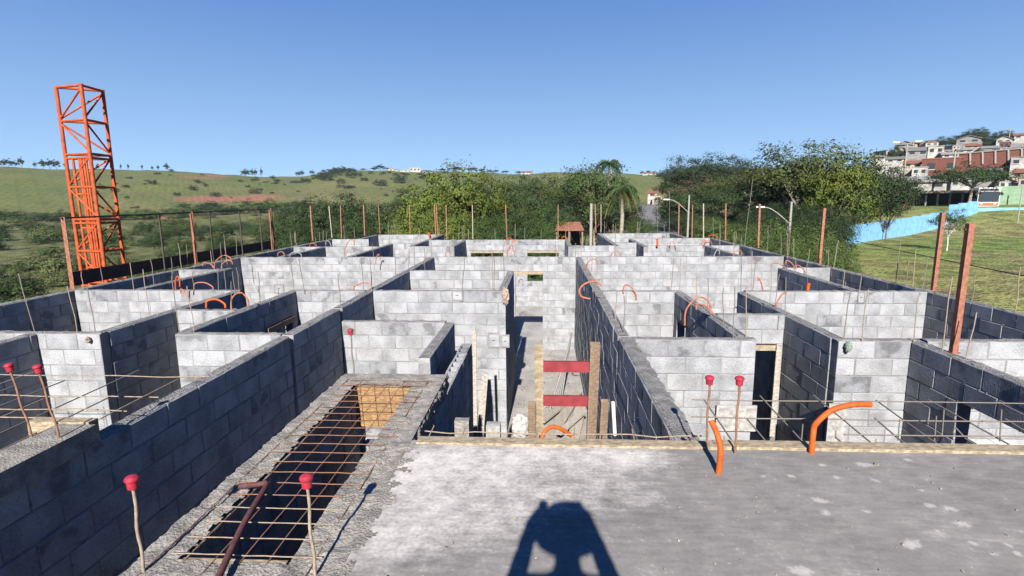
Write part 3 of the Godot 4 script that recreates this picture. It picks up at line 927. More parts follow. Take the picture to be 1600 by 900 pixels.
func conduits():
	# the two out of the slab and the one by the ladder
	var p := at_y(1122, 740, SLAB)
	conduit([p + Vector3(0, -.02, 0), p + Vector3(.008, .12, -.005), at_z(1121, 680, -p.z + .04), at_z(1111, 657, -p.z + .07)], .0165, M.conduit, "short orange conduit stub with a dusty base rising from slab", 70)
	p = at_y(1268, 708, SLAB)
	conduit([p + Vector3(0, -.02, 0), p + Vector3(.0, .12, 0), at_z(1275, 662, -p.z + .05), at_z(1300, 641, -p.z + .07), at_z(1335, 632, -p.z + .08), at_z(1361, 632, -p.z + .1)], .017, M.conduit, "tall orange conduit bending over to one side at the slab edge", 120)
	conduit([at_z(846, 690, 3.4), at_z(850, 676, 3.42), at_z(862, 667, 3.44), at_z(876, 670, 3.46), at_z(893, 681, 3.5)], .015, M.conduit, "orange conduit arc showing just behind the form board by the ladder", 30)
	# arcs on the wall tops: from, to, rise (pixels), thickness, which material (0 orange 1 pale 2 grey); a fifth pair gives the distance
	var arcs := [
		[938, 441, 922, 467, -34, 1, 3.0, 8.3], [974, 455, 994, 468, -14, 1, 1.0, 9.3], [1070, 505, 1110, 489, -30, 1, 1.2, 7.3], [1088, 480, 1112, 490, -8, 1, 1.0, 7.3],
		[916, 421, 934, 414, -12, 1, 1.0, 12.0], [1185, 436, 1192, 454, -5, 1, 1.2, 9.4], [1213, 480, 1228, 461, -8, 1, 1.1, 8.0], [1206, 415, 1228, 422, -6, 1, 1.0, 12.4],
		[1228, 411, 1241, 420, -6, 1, 1.0, 12.2], [1244, 418, 1258, 428, -6, 1, 1.0, 12.0], [1116, 404, 1124, 397, -9, 2, 1.0, 14.9], [1146, 400, 1159, 397, -7, 1, 1.0, 14.9],
		[1047, 384, 1056, 389, -8, 1, 1.0, 18.1], [1096, 383, 1104, 380, -6, 0, 1.0, 18.3], [1100, 384, 1112, 383, -8, 1, 1.0, 18.1], [1107, 372, 1121, 373, -5, 0, 1.0, 21.0],
		[878, 372, 888, 375, -3, 0, 1.2, 21.0], [322, 478, 352, 481, -11, 0, 1.4, 7.6], [361, 481, 388, 480, -22, 1, 1.2, 7.7], [303, 449, 333, 453, -9, 1, 1.2, 9.5],
		[274, 449, 281, 448, -16, 0, 1.2, 9.0], [282, 455, 296, 470, -6, 1, 1.0, 8.6], [317, 414, 334, 419, -5, 1, 1.0, 12.6], [335, 420, 361, 411, -15, 1, 1.0, 12.5],
		[346, 419, 363, 413, -8, 1, 1.0, 12.4], [434, 400, 444, 399, -6, 1, 1.0, 15.2], [484, 384, 494, 387, -5, 0, 1.0, 18.3], [509, 382, 517, 386, -7, 2, 1.0, 18.5],
		[538, 399, 553, 383, -14, 1, 1.0, 16.2], [541, 398, 550, 402, -6, 2, 1.0, 15.5], [453, 402, 471, 402, -8, 2, 1.0, 14.95], [553, 452, 580, 447, -7, 1, 1.0, 9.6],
		[587, 411, 592, 400, -6, 1, 1.0, 14.5], [696, 400, 703, 399, -6, 1, 1.0, 15.0], [788, 384, 799, 376, -7, 0, 1.2, 18.5], [792, 398, 801, 388, -8, 1, 1.2, 15.2],
		[793, 400, 804, 400, -12, 1, 1.2, 15.0], [800, 382, 806, 378, -4, 0, 1.2, 18.2], [796, 391, 807, 394, -9, 2, 1.2, 15.3], [955, 400, 970, 399, -6, 1, 1.0, 15.0]]
	for a in arcs:
		var z: float = a[7]
		var A := at_z(a[0], a[1], z); var B := at_z(a[2], a[3], z)
		var up := at_z(a[0], a[1] + a[4], z) - A
		var ctrl := [A + Vector3(0, -.03, 0), A + up * .62 + (B - A) * .04, A + up * 1.0 + (B - A) * .33, A + up * 1.0 + (B - A) * .66, B + up * .5 - (B - A) * .02, B]
		if a[6] > 2.0:   # the open loop hanging on the corridor wall
			ctrl = [at_z(940, 446, z), at_z(930, 440, z), at_z(915, 443, z - .05), at_z(906, 452, z - .08), at_z(908, 463, z - .08), at_z(922, 467, z - .06)]
		var kind: String = ["bright orange", "faded orange", "grey"][a[5]]
		conduit(ctrl, .0125 if a[6] < 1.3 else .0155, [M.conduit, M.conduit_pale, M.conduit_grey][a[5]], "%s conduit arc on %s" % [kind, wall_near((A + B) * .5)], 22)
	# an orange stub standing in the shade
	var q := at_z(1262, 455, 9.6)
	conduit([q, q + Vector3(0, .07, 0), q + Vector3(.01, .14, 0)], .03, M.conduit, "thick orange conduit stub standing before the dark wall under three arcs", 12)
	q = at_z(1027, 385, 18.1)
	conduit([q, q + Vector3(.0, .12, 0), q + Vector3(-.01, .25, 0)], .035, M.conduit, "thick orange conduit stub on the back wall with grey hooks", 12)
	q = at_z(671, 372, 24.0)
	conduit([q, q + Vector3(.0, .12, 0), q + Vector3(-.03, .25, 0)], .04, M.conduit, "thick orange conduit stub on the farthest wall, mast side", 12)

func starter_bars():
	var bars := [[29, 427, 55, 518], [105, 447, 121, 520], [136, 447, 149, 520], [268, 431, 281, 520], [292, 447, 303, 520], [127, 424, 131, 449], [157, 419, 161, 443], [203, 410, 209, 452],
		[235, 405, 241, 446], [278, 380, 284, 420], [291, 382, 294, 418], [329, 392, 332, 416], [344, 380, 347, 420], [351, 378, 355, 410], [368, 370, 371, 402], [378, 377, 380, 398],
		[301, 425, 303, 452], [350, 420, 353, 452], [363, 424, 368, 455], [369, 418, 374, 455], [403, 425, 406, 470], [453, 400, 460, 455], [467, 402, 476, 455], [528, 428, 532, 478],
		[446, 350, 448, 385], [453, 363, 456, 384], [460, 364, 461, 383], [578, 403, 581, 452], [639, 388, 638, 420], [647, 385, 648, 420], [674, 378, 675, 402], [726, 402, 722, 453],
		[772, 402, 772, 452], [786, 375, 788, 446], [782, 400, 783, 422], [667, 385, 667, 401], [854, 377, 854, 392], [866, 377, 866, 391], [908, 385, 908, 400], [899, 380, 899, 400],
		[933, 413, 932, 439], [925, 428, 926, 452], [975, 462, 975, 521], [1053, 403, 1048, 454], [1064, 403, 1061, 454], [1089, 428, 1089, 478], [1106, 434, 1105, 486], [1148, 448, 1146, 530],
		[1166, 450, 1165, 527], [1158, 395, 1158, 455], [1181, 400, 1176, 453], [1176, 280, 1163, 385], [1218, 428, 1210, 480], [1228, 433, 1227, 492], [1330, 453, 1318, 531], [1357, 452, 1347, 533],
		[1346, 431, 1343, 456], [1320, 422, 1317, 449], [1243, 405, 1241, 426], [1310, 375, 1302, 419], [1292, 391, 1290, 417], [1295, 390, 1294, 418], [1240, 372, 1240, 404], [1220, 365, 1220, 399],
		[1231, 365, 1230, 402], [1434, 465, 1428, 534], [1450, 401, 1440, 455], [1420, 406, 1416, 447], [1526, 422, 1517, 472], [1526, 488, 1508, 562], [1019, 376, 1019, 384], [1011, 376, 1012, 384],
		[1046, 300, 1046, 366], [1028, 292, 1027, 364], [505, 360, 505, 374], [537, 352, 538, 372], [553, 355, 554, 371], [613, 352, 613, 366], [622, 354, 622, 366], [655, 356, 655, 366],
		[686, 352, 686, 368], [717, 352, 717, 375], [722, 355, 722, 375], [732, 358, 732, 375], [805, 350, 805, 374], [820, 355, 820, 374], [884, 352, 884, 374], [890, 356, 890, 375],
		[958, 350, 958, 364], [1038, 350, 1038, 364], [1125, 348, 1125, 380], [1150, 362, 1150, 382], [1158, 368, 1158, 384], [1200, 352, 1199, 391], [1120, 365, 1119, 375]]
	var er := RandomNumberGenerator.new()
	er.seed = 991
	for wl in walls:
		if wl.n != 13 or not wl.cap: continue
		var cnt := int((minf(wl.b, 24.0) - maxf(wl.a, 3.5)) / 2.6) if wl.axis == "z" else int((wl.b - wl.a) / 2.0)
		for i in cnt:
			var s := er.randf_range(maxf(wl.a, 4.0) if wl.axis == "z" else wl.a, wl.b)
			var bp := Vector3(s, TOP, -wl.f0 - TH / 2) if wl.axis == "x" else Vector3(wl.f0 + TH / 2, TOP, -s)
			var q := to_px(bp)
			var q2 := to_px(bp + Vector3(er.randf_range(-.03, .03), er.randf_range(.35, .8), 0))
			if q.x > 0 and q.x < 1600 and q.y < 560: bars.append([q2.x, q2.y, q.x, q.y])
	for b in bars:
		var base := at_y(b[2], b[3], TOP)
		var tp := at_z(b[0], b[1], -base.z)
		var L := tp - base
		var far_ := base.length()
		var mb := MB.new()
		var r := .0058 + .00022 * clampf(far_ - 8.0, 0, 14)
		mb.tube([Vector3(0, -.05, 0), L * .35 + Vector3(rng.randf_range(-.01, .01), 0, rng.randf_range(-.01, .01)), L * .7 + Vector3(rng.randf_range(-.012, .012), 0, rng.randf_range(-.01, .01)), L], r, 6)
		var o := solo("starter_bar", mb, M.steel if rng.randf() < .6 else M.pale_rod, "thin steel starter bar standing on %s" % wall_near(base), "starter bar", "steel starter bars on the wall tops")
		o.position = base

# ------------------------------------------------------------------ posts, guard rail, mast
func angle_post(nm: String, base: Vector3, tp: Vector3, w: float, m: Material, label: String):
	var o := thing(nm, label, "post", base, 0, "edge posts on the outer walls")
	var L := tp - base
	var x := Basis(Quaternion(Vector3.UP, L.normalized()))
	var b := MB.new()
	var h := L.length()
	var t := .007
	b.tbox(Transform3D(x, x * Vector3(0, h / 2, w / 2)), Vector3(w, h, t))
	b.tbox(Transform3D(x, x * Vector3(-w / 2 + t / 2, h / 2, 0)), Vector3(t, h, w - t))
	b.tbox(Transform3D(x, x * Vector3(w / 2 - t / 2, h / 2, 0)), Vector3(t, h, w - t))
	part("channel", b, m, o)
	b = MB.new()
	b.tbox(Transform3D(x, x * Vector3(0, .004, 0)), Vector3(w * 1.8, .008, w * 1.6))
	part("foot_plate", b, m, o)
	b = MB.new()
	b.tbox(Transform3D(x, x * Vector3(0, h - .06, -w * .12)), Vector3(w * 1.5, .018, .018))
	part("rail_hook", b, M.dark_steel, o)
func posts():
	var spots := [[489, 376, 485, 322, .06, 0, "beside the last toe board"], [519, 371, 514, 322, .04, 1, "first of the pale pair behind the mast-side corner"], [534, 372, 532, 321, .045, 0, "before the dark trees"],
		[570, 368, 568, 320, .055, 0, "on the farthest wall, mast side"], [594, 365, 591, 320, .04, 0, "before the dark trees, on the farthest wall"], [641, 365, 640, 320, .04, 0, "before the lime green tree"],
		[681, 370, 679, 320, .05, 0, "one of a close pair"], [684, 370, 682, 321, .045, 0, "one of a close pair"], [698, 373, 697, 320, .045, 0, "before the yellowing leaves"],
		[739, 373, 738, 320, .035, 1, "over the wide window, mast side"], [792, 373, 790, 320, .04, 0, "above the conduit bunch"], [872, 373, 872, 320, .04, 0, "before the red tiled hut"],
		[931, 363, 930, 319, .055, 0, "before the trunk of the big tree"], [939, 363, 939, 319, .035, 1, "next to the trunk of the big tree"], [1060, 367, 1061, 317, .06, 0, "beside the curved street lamp"],
		[1081, 372, 1082, 320, .045, 0, "just past the lamp pole"], [1099, 372, 1099, 318, .05, 1, "pale one before the road bank"], [1133, 375, 1134, 318, .055, 0, "before the road bank"],
		[1184, 387, 1187, 319, .07, 0, "before the big spreading tree"], [1280, 412, 1288, 325, .075, 0, "before the round bush"], [1458, 454, 1473, 332, .075, 0, "before the lawn, standing on the outer wall"]]
	for s in spots:
		s[4] *= .78
		var base := at_y(s[0], s[1], TOP)
		var tp := at_z(s[2], s[3], -base.z)
		angle_post("edge_post", base, tp, s[4], M.post_pale if s[5] else M.post, "%s steel edge post %s" % ["pale" if s[5] else "orange-painted", s[6]])
	var b2 := at_y(1489, 551, TOP)
	angle_post("edge_post", b2, at_z(1516, 349, -b2.z), .056, M.post, "big rusty orange steel channel post standing on the dark wall, nearest the lawn")
	# guard rail with toe board on the mast side
	var g := thing("guard_rail", "steel guard rail with dark toe board along the mast-side outer wall", "guard rail", Vector3(-8.9, TOP, -13.5))
	var c := g.position
	var top := EYE - .31
	for z in [9.75, 13.5, 17.55]:
		var b := MB.new()
		b.box(Vector3(-8.94, TOP - .12, -z - .006) - c, Vector3(-8.86, top + .02, -z + .006) - c)
		b.box(Vector3(-8.94, TOP - .12, -z - .075) - c, Vector3(-8.928, top + .02, -z - .006) - c)
		part("post", b, M.post, g)
	var r := MB.new()
	r.bar(Vector3(-8.9, top, -9.7) - c, Vector3(-8.9, top - .0, -17.6) - c, .03, .03)
	part("top_rail", r, M.dark_steel, g)
	for z in [12.35, 14.3, 15.75, 16.9, 17.68]:
		var b := MB.new()
		b.bar(Vector3(-8.92, TOP - .05, -z) - c, Vector3(-8.92, top, -z) - c, .028, .028)
		part("baluster", b, M.dark_steel, g)
	for i in 4:
		var b := MB.new()
		var z0 := 9.8 + i * 1.96
		b.box(Vector3(-8.985, TOP + .0, -z0 - 1.95) - c, Vector3(-8.96, TOP + .27, -z0) - c)
		part("toe_board", b, M.toe_board, g)

func mast():
	# triangular lattice mast of the material hoist, one leg towards the camera
	var ctr := at_x(160, 420, -10.15)
	ctr.y = 0
	var o := thing("lattice_mast", "tall orange lattice hoist mast standing outside the block walls", "mast", ctr + Vector3(0, -1.5, 0))
	var toc := Vector2(-ctr.x, -ctr.z).normalized()
	var side := Vector2(-toc.y, toc.x)
	var s := .43
	var legs := []
	for a in [[.78, -.1], [-.62, .92], [-.5, -.98]]:
		var q: Vector2 = toc * (a[0] * s) + side * (a[1] * s)
		legs.append(Vector3(q.x, 0, q.y))
	# order them: near, then by image side
	var ht := 8.18
	for l in legs:
		var b := MB.new()
		b.tube([l, l + Vector3(0, ht, 0)], .038, 10)
		part("leg", b, M.mast, o)
	var step := .715
	var k := 0
	var y := ht - .03
	while y > .1:
		for i in 3:
			var a: Vector3 = legs[i]; var d: Vector3 = legs[(i + 1) % 3]
			var b := MB.new()
			b.tube([a + Vector3(0, y, 0), d + Vector3(0, y, 0)], .027, 8)
			part("ring_bar", b, M.mast, o)
			if k % 2 == 0 and k > 0:
				b = MB.new()
				b.tube([a + Vector3(0, y - .085, 0), d + Vector3(0, y - .085, 0)], .025, 8)
				part("ring_bar", b, M.mast, o)
			if y - step > 0:
				b = MB.new()
				var p := a if (k + i) % 2 == 0 else d
				var q := d if (k + i) % 2 == 0 else a
				b.tube([p + Vector3(0, y - .05, 0), q + Vector3(0, y - step + .05, 0)], .02, 8)
				part("diagonal", b, M.mast, o)
		y -= step
		k += 1
	# hoist carriage running inside the mast
	var cy0 := 1.5 + 2.7; var cy1 := 1.5 + 5.15
	var a2: Vector3 = legs[0]; var d2: Vector3 = legs[1]
	for pr in [[legs[0], legs[1]], [legs[0], legs[2]]]:
		var near: Vector3 = pr[0]; var far_: Vector3 = pr[1]
		if far_.dot(Vector3(-.7, 0, .7)) < near.dot(Vector3(-.7, 0, .7)): continue
		a2 = near; d2 = far_
	var car := MB.new()
	for f in [.24, .52, .6, .72, .82]:
		var p: Vector3 = a2.lerp(d2, 1.0 - f) * .93
		var lo := cy0 - (2.6 if f < .3 else .0)
		car.tube([p + Vector3(0, lo, 0), p + Vector3(0, cy1, 0)], .028 if f < .6 else .022, 8)
	for yy in [cy0, cy0 + .9, cy0 + 1.65, cy1 - .02]:
		car.tube([a2.lerp(d2, .18) * .93 + Vector3(0, yy, 0), a2.lerp(d2, .78) * .93 + Vector3(0, yy, 0)], .024, 8)
	part("hoist_carriage", car, M.mast, o)
	var fp := MB.new()
	fp.box(Vector3(-.8, -.1, -.8), Vector3(.8, .12, .8))
	part("footing", fp, M.slab_side, o)

# ------------------------------------------------------------------ ladder, planks, odds and ends
func plank(nm: String, a: Vector3, b_: Vector3, w: float, t: float, m: Material, label: String, up := Vector3.BACK, group := ""):
	var b := MB.new()
	b.bar(Vector3.ZERO, b_ - a, w, t, up)
	var o := solo(nm, b, m, label, "plank", group)
	o.position = a
func blob(nm: String, ctr: Vector3, sz: Vector3, seed_: int, m: Material, label: String, cat: String, sharp := .35):
	var nz := FastNoiseLite.new()
	nz.seed = seed_; nz.frequency = 1.3
	var b := MB.new()
	var R := 14; var C := 20
	var f := func(i: int, j: int) -> Vector3:
		var th := PI * i / R; var ph := TAU * (j % C) / C
		var d := Vector3(sin(th) * cos(ph), cos(th), sin(th) * sin(ph))
		return d * sz * (1.0 + sharp * nz.get_noise_3dv(d * 1.6) + sharp * .6 * nz.get_noise_3dv(d * 4.0))
	for i in R:
		for j in C: b.quad(f.call(i, j), f.call(i, j + 1), f.call(i + 1, j + 1), f.call(i + 1, j))
	var o := solo(nm, b, m, label, cat)
	o.position = ctr
func site_things():
	# timber ladder up to the slab
	var zl := 3.42
	var l := thing("timber_ladder", "timber access ladder with red rungs rising above the slab edge", "ladder", Vector3(.15, 0, -3.7))
	var c := l.position
	for u in [[842, 541, .058, M.form_wood], [930, 537, .062, M.old_wood]]:
		var tp := at_z(u[0], u[1], zl)
		var b := MB.new()
		b.bar(tp - c, Vector3(tp.x + .0, 0.02, -zl - .85) - c, u[2], .05, Vector3.BACK)
		part("stile", b, u[3], l)
	for u in [[831, 630, .05], [945, 627, .05]]:
		var tp := at_z(u[0], u[1], zl + .05)
		var b := MB.new()
		b.bar(tp - c, Vector3(tp.x, 0.02, -zl - .9) - c, u[2], .045, Vector3.BACK)
		part("stile_splice", b, M.old_wood, l)
	for k in 9:
		var v := 574.0 + k * 55
		var y := EYE - 1.1 - .262 * k
		if y < .15: break
		if k == 2: continue
		var zz := zl + .034 + (2.75 - y + .5) * .26
		var a := at_z(850, 450, zl).x; var e := at_z(922, 450, zl).x
		var b := MB.new()
		b.box(Vector3(a - .012, y - .036, -zz - .012) - c, Vector3(e + .012, y + .036, -zz + .012) - c)
		part("rung", b, M.red_paint, l)
	# planks leaning on the tall wall
	plank("leaning_plank", Vector3(-.9, .02, -6.75), at_z(741, 517, 7.1), .05, .025, M.pale_wood, "tall grey plank leaning upright before the tall lit wall")
	plank("leaning_plank", Vector3(-.86, .02, -5.95), at_z(758, 583, 6.2), .075, .03, M.pale_wood, "shorter pale plank leaning with a black shadow behind it")
	var tp2 := at_z(722, 655, 3.6)
	plank("prop_stump", Vector3(tp2.x, 0.01, tp2.z), tp2, .1, .06, M.grey_wood, "weathered prop board ending just above the slab edge by the shaft")
	var tp3 := at_z(771, 662, 3.7)
	plank("prop_stump", Vector3(tp3.x, 0.01, tp3.z), tp3, .1, .08, M.stained, "mortar-stained prop ending just above the slab edge by the sack")
	# switch boxes, notched block, stained boards
	for q in [[763, 520, 781, 543, 9.32, "patched white switch box with a slot, on the tall lit wall"], [783, 523, 796, 543, 9.32, "small patched switch box at the corner of the tall lit wall"], [706, 453, 723, 470, 9.325, "pale mortared niche in the top course of the tall lit wall"],
			[1339, 455, 1353, 474, 9.325, "notched pale niche box in the top course of the lawn-side lit wall"], [429, 444, 443, 458, 14.845, "grey socket box set in the long cross wall, mast side"]]:
		var A := at_z(q[0], q[3], q[4]); var B := at_z(q[2], q[1], q[4])
		var o := thing("switch_box", q[5], "switch box", Vector3((A.x + B.x) / 2, A.y, A.z))
		var w := B.x - A.x; var h := B.y - A.y
		var b := MB.new()
		b.box(Vector3(-w / 2, 0, -.02), Vector3(w / 2, .022, .012)); b.box(Vector3(-w / 2, h - .022, -.02), Vector3(w / 2, h, .012))
		b.box(Vector3(-w / 2, .022, -.02), Vector3(-w / 2 + .02, h - .022, .012)); b.box(Vector3(w / 2 - .02, .022, -.02), Vector3(w / 2, h - .022, .012))
		part("rim", b, M.mortar, o)
		b = MB.new()
		b.box(Vector3(-w / 2 + .02, .022, -.02), Vector3(w / 2 - .02, h - .022, .003))
		part("plate", b, M.block[4], o)
		b = MB.new()
		b.box(Vector3(-w * .16, h * .47, .0032), Vector3(w * .1, h * .52, .006))
		part("slot", b, M.dark_steel, o)
	for q in [[1117, 633, 1182, 672, 6.075, "mortar-splattered board fixed low on the near lit wall behind the rods"], [1289, 630, 1324, 690, 6.06, "mortar-splattered board at the foot of the dark wall behind the tall conduit"]]:
		var A := at_z(q[0], q[3], q[4]); var B := at_z(q[2], q[1], q[4])
		var b := MB.new()
		b.box(Vector3(A.x, A.y, A.z - .0), Vector3(B.x, B.y, A.z + .022))
		solo("splattered_board", b, M.stained, q[5], "board")
	# lintels and jamb
	var lt := MB.new()
	lt.box(Vector3(-.8, 2.13, -14.84), Vector3(-.02, 2.2, -14.80))
	solo("door_lintel", lt, M.form_wood, "timber lintel over the corridor doorway in the long cross wall", "lintel", "timber lintels")
	lt = MB.new()
	lt.box(Vector3(2.84, 2.12, -7.44), Vector3(3.2, 2.19, -7.40))
	solo("door_lintel", lt, M.form_wood, "timber lintel over the black doorway by the plank jamb", "lintel", "timber lintels")
	lt = MB.new()
	lt.box(Vector3(-4.44, 2.1, -9.15), Vector3(-4.335, 2.19, -8.2))
	solo("door_lintel", lt, M.old_wood, "timber lintel under the top of the shaded doorway wall", "lintel", "timber lintels")
	for w in [[-2.83, -1.56, 21.0, "mast side"], [-.65, .58, 21.0, "corridor side"]]:
		lt = MB.new()
		lt.box(Vector3(w[0], 2.1, -w[2] + .0), Vector3(w[1], 2.16, -w[2] + .035))
		solo("window_lintel", lt, M.form_wood, "timber strip over the wide far window, %s" % w[3], "lintel", "timber lintels")
	plank("door_jamb", Vector3(3.16, .9, -7.38), at_z(1217, 540, 7.38), .065, .03, M.pale_wood, "pale upright plank at the side of the black doorway")
	# white sill slab seen through the opening of the dark wall
	var sl := MB.new()
	sl.box(Vector3(4.35, 0, -5.6), Vector3(6.0, 1.72, -5.45))
	solo("stacked_panel", sl, M.white, "pale panel standing behind the wide opening of the dark wall", "panel")
	# rags
	blob("rag", at_z(790, 462, 9.3) + Vector3(0, 0, .03), Vector3(.055, .13, .05), 3, M.rag, "dusty pinkish rag hanging at the corridor corner of the tall lit wall", "rag", .7)
	blob("rag", at_z(1324, 541, 6.08) + Vector3(0, 0, .02), Vector3(.035, .06, .035), 5, M.rag_green, "greenish rag on the corner over the dark wall by the tall conduit", "rag", .45)
	blob("rag", at_z(139, 530, 6.18) + Vector3(0, 0, .02), Vector3(.028, .03, .025), 7, M.rag, "reddish rag on the corner behind the capped rods", "rag", .8)
	# sack and rubble on the corridor floor
	blob("sack", Vector3(-.42, .2, -9.15), Vector3(.15, .23, .13), 12, M.sack, "white plastic sack with a green print slumped on the corridor floor", "sack", .35)
	for q in [[-.05, .12, -9.6, .75, .12, -11.2, .16], [.1, .05, -9.0, .55, .08, -10.6, .2], [.45, .06, -8.6, .78, .3, -10.4, .2], [-.2, .03, -10.4, .5, .05, -11.0, .09], [.25, .2, -8.9, .75, .34, -9.6, .12]]:
		plank("loose_plank", Vector3(q[0], q[1], q[2]), Vector3(q[3], q[4], q[5]), q[6], .035, M.pale_wood, "grey dusty plank lying on the corridor floor", Vector3.UP, "planks lying in the corridor")
	for i in 5:
		var b := MB.new()
		b.tube([Vector3(0, 0, 0), Vector3(.42 - i * .05, 1.15 + .06 * i, -.75 + i * .1)], .018, 8)
		var o := solo("metal_prop", b, M.asbestos, "thin grey metal prop leaning on the far corridor wall", "prop", "props leaning in the corridor")
		o.position = Vector3(.12 + i * .06, .02, -10.4 - i * .12)
	var rbn := RandomNumberGenerator.new()
	rbn.seed = 77
	var rub := MB.new()
	for i in 260:
		var s := rbn.randf_range(.012, .05)
		rub.tbox(Transform3D(Basis.from_euler(Vector3(rbn.randf() * 3, rbn.randf() * 3, rbn.randf() * 3)), Vector3(rbn.randf_range(-.55, .8), s * .4, -rbn.randf_range(7.5, 14.5))), Vector3(s, s * rbn.randf_range(.5, 1), s * rbn.randf_range(.6, 1.3)))
	var ro := solo("rubble", rub, M.rough, "small mortar crumbs scattered over the corridor floor", "rubble")
	ro.set_meta("kind", "stuff")
	# loose crumbs on the slab
	rub = MB.new()
	for i in 170:
		var s := rbn.randf_range(.003, .009)
		if i < 4: s = rbn.randf_range(.012, .02)
		rub.tbox(Transform3D(Basis.from_euler(Vector3(rbn.randf() * 3, rbn.randf() * 3, rbn.randf() * 3)), Vector3(rbn.randf_range(-.8, 2.8), SLAB + s * .3, -rbn.randf_range(1.3, 3.08))), Vector3(s, s * rbn.randf_range(.5, 1), s * rbn.randf_range(.6, 1.3)))
	ro = solo("slab_crumbs", rub, M.rough, "small pale mortar crumbs scattered on the slab", "rubble")
	ro.set_meta("kind", "stuff")
	# white pipe in the corridor and grey tube on the corridor wall
	var pb := MB.new()
	pb.tube([at_z(961, 628, 5.2) + Vector3(-.02, 0, 0), at_z(964, 680, 5.2) + Vector3(-.02, 0, 0)], .02, 8)
	solo("white_pipe", pb, M.white, "short white plastic pipe on the near corridor wall", "pipe")
	# mortar spilled along the top of the near corridor wall
	pb = MB.new()
	var prev := []
	for i in 60:
		var z := 3.0 + i * .053
		var w := .015 + rbn.randf() * .03
		var cur := [Vector3(.872, TOP + .006, -z), Vector3(.9, TOP + .02 + rbn.randf() * .006, -z), Vector3(.97 + w * .5, TOP + .018 + rbn.randf() * .006, -z), Vector3(1.0 + w, TOP + .001, -z)]
		if i:
			for j in 3: pb.face(prev[j], cur[j], cur[j + 1], prev[j + 1], Vector3.UP)
		prev = cur
	solo("mortar_strip", pb, M.grout, "rough grey mortar strip spread along the top of the near corridor wall", "mortar")
	# cable over the lawn
	pb = MB.new()
	pb.tube(smooth_path([at_z(1338, 377, 22), at_z(1465, 404, 16), at_z(1605, 432, 12)], 14), .012, 6)
	solo("black_cable", pb, M.cable, "thin black cable strung in front of the lawn", "cable")

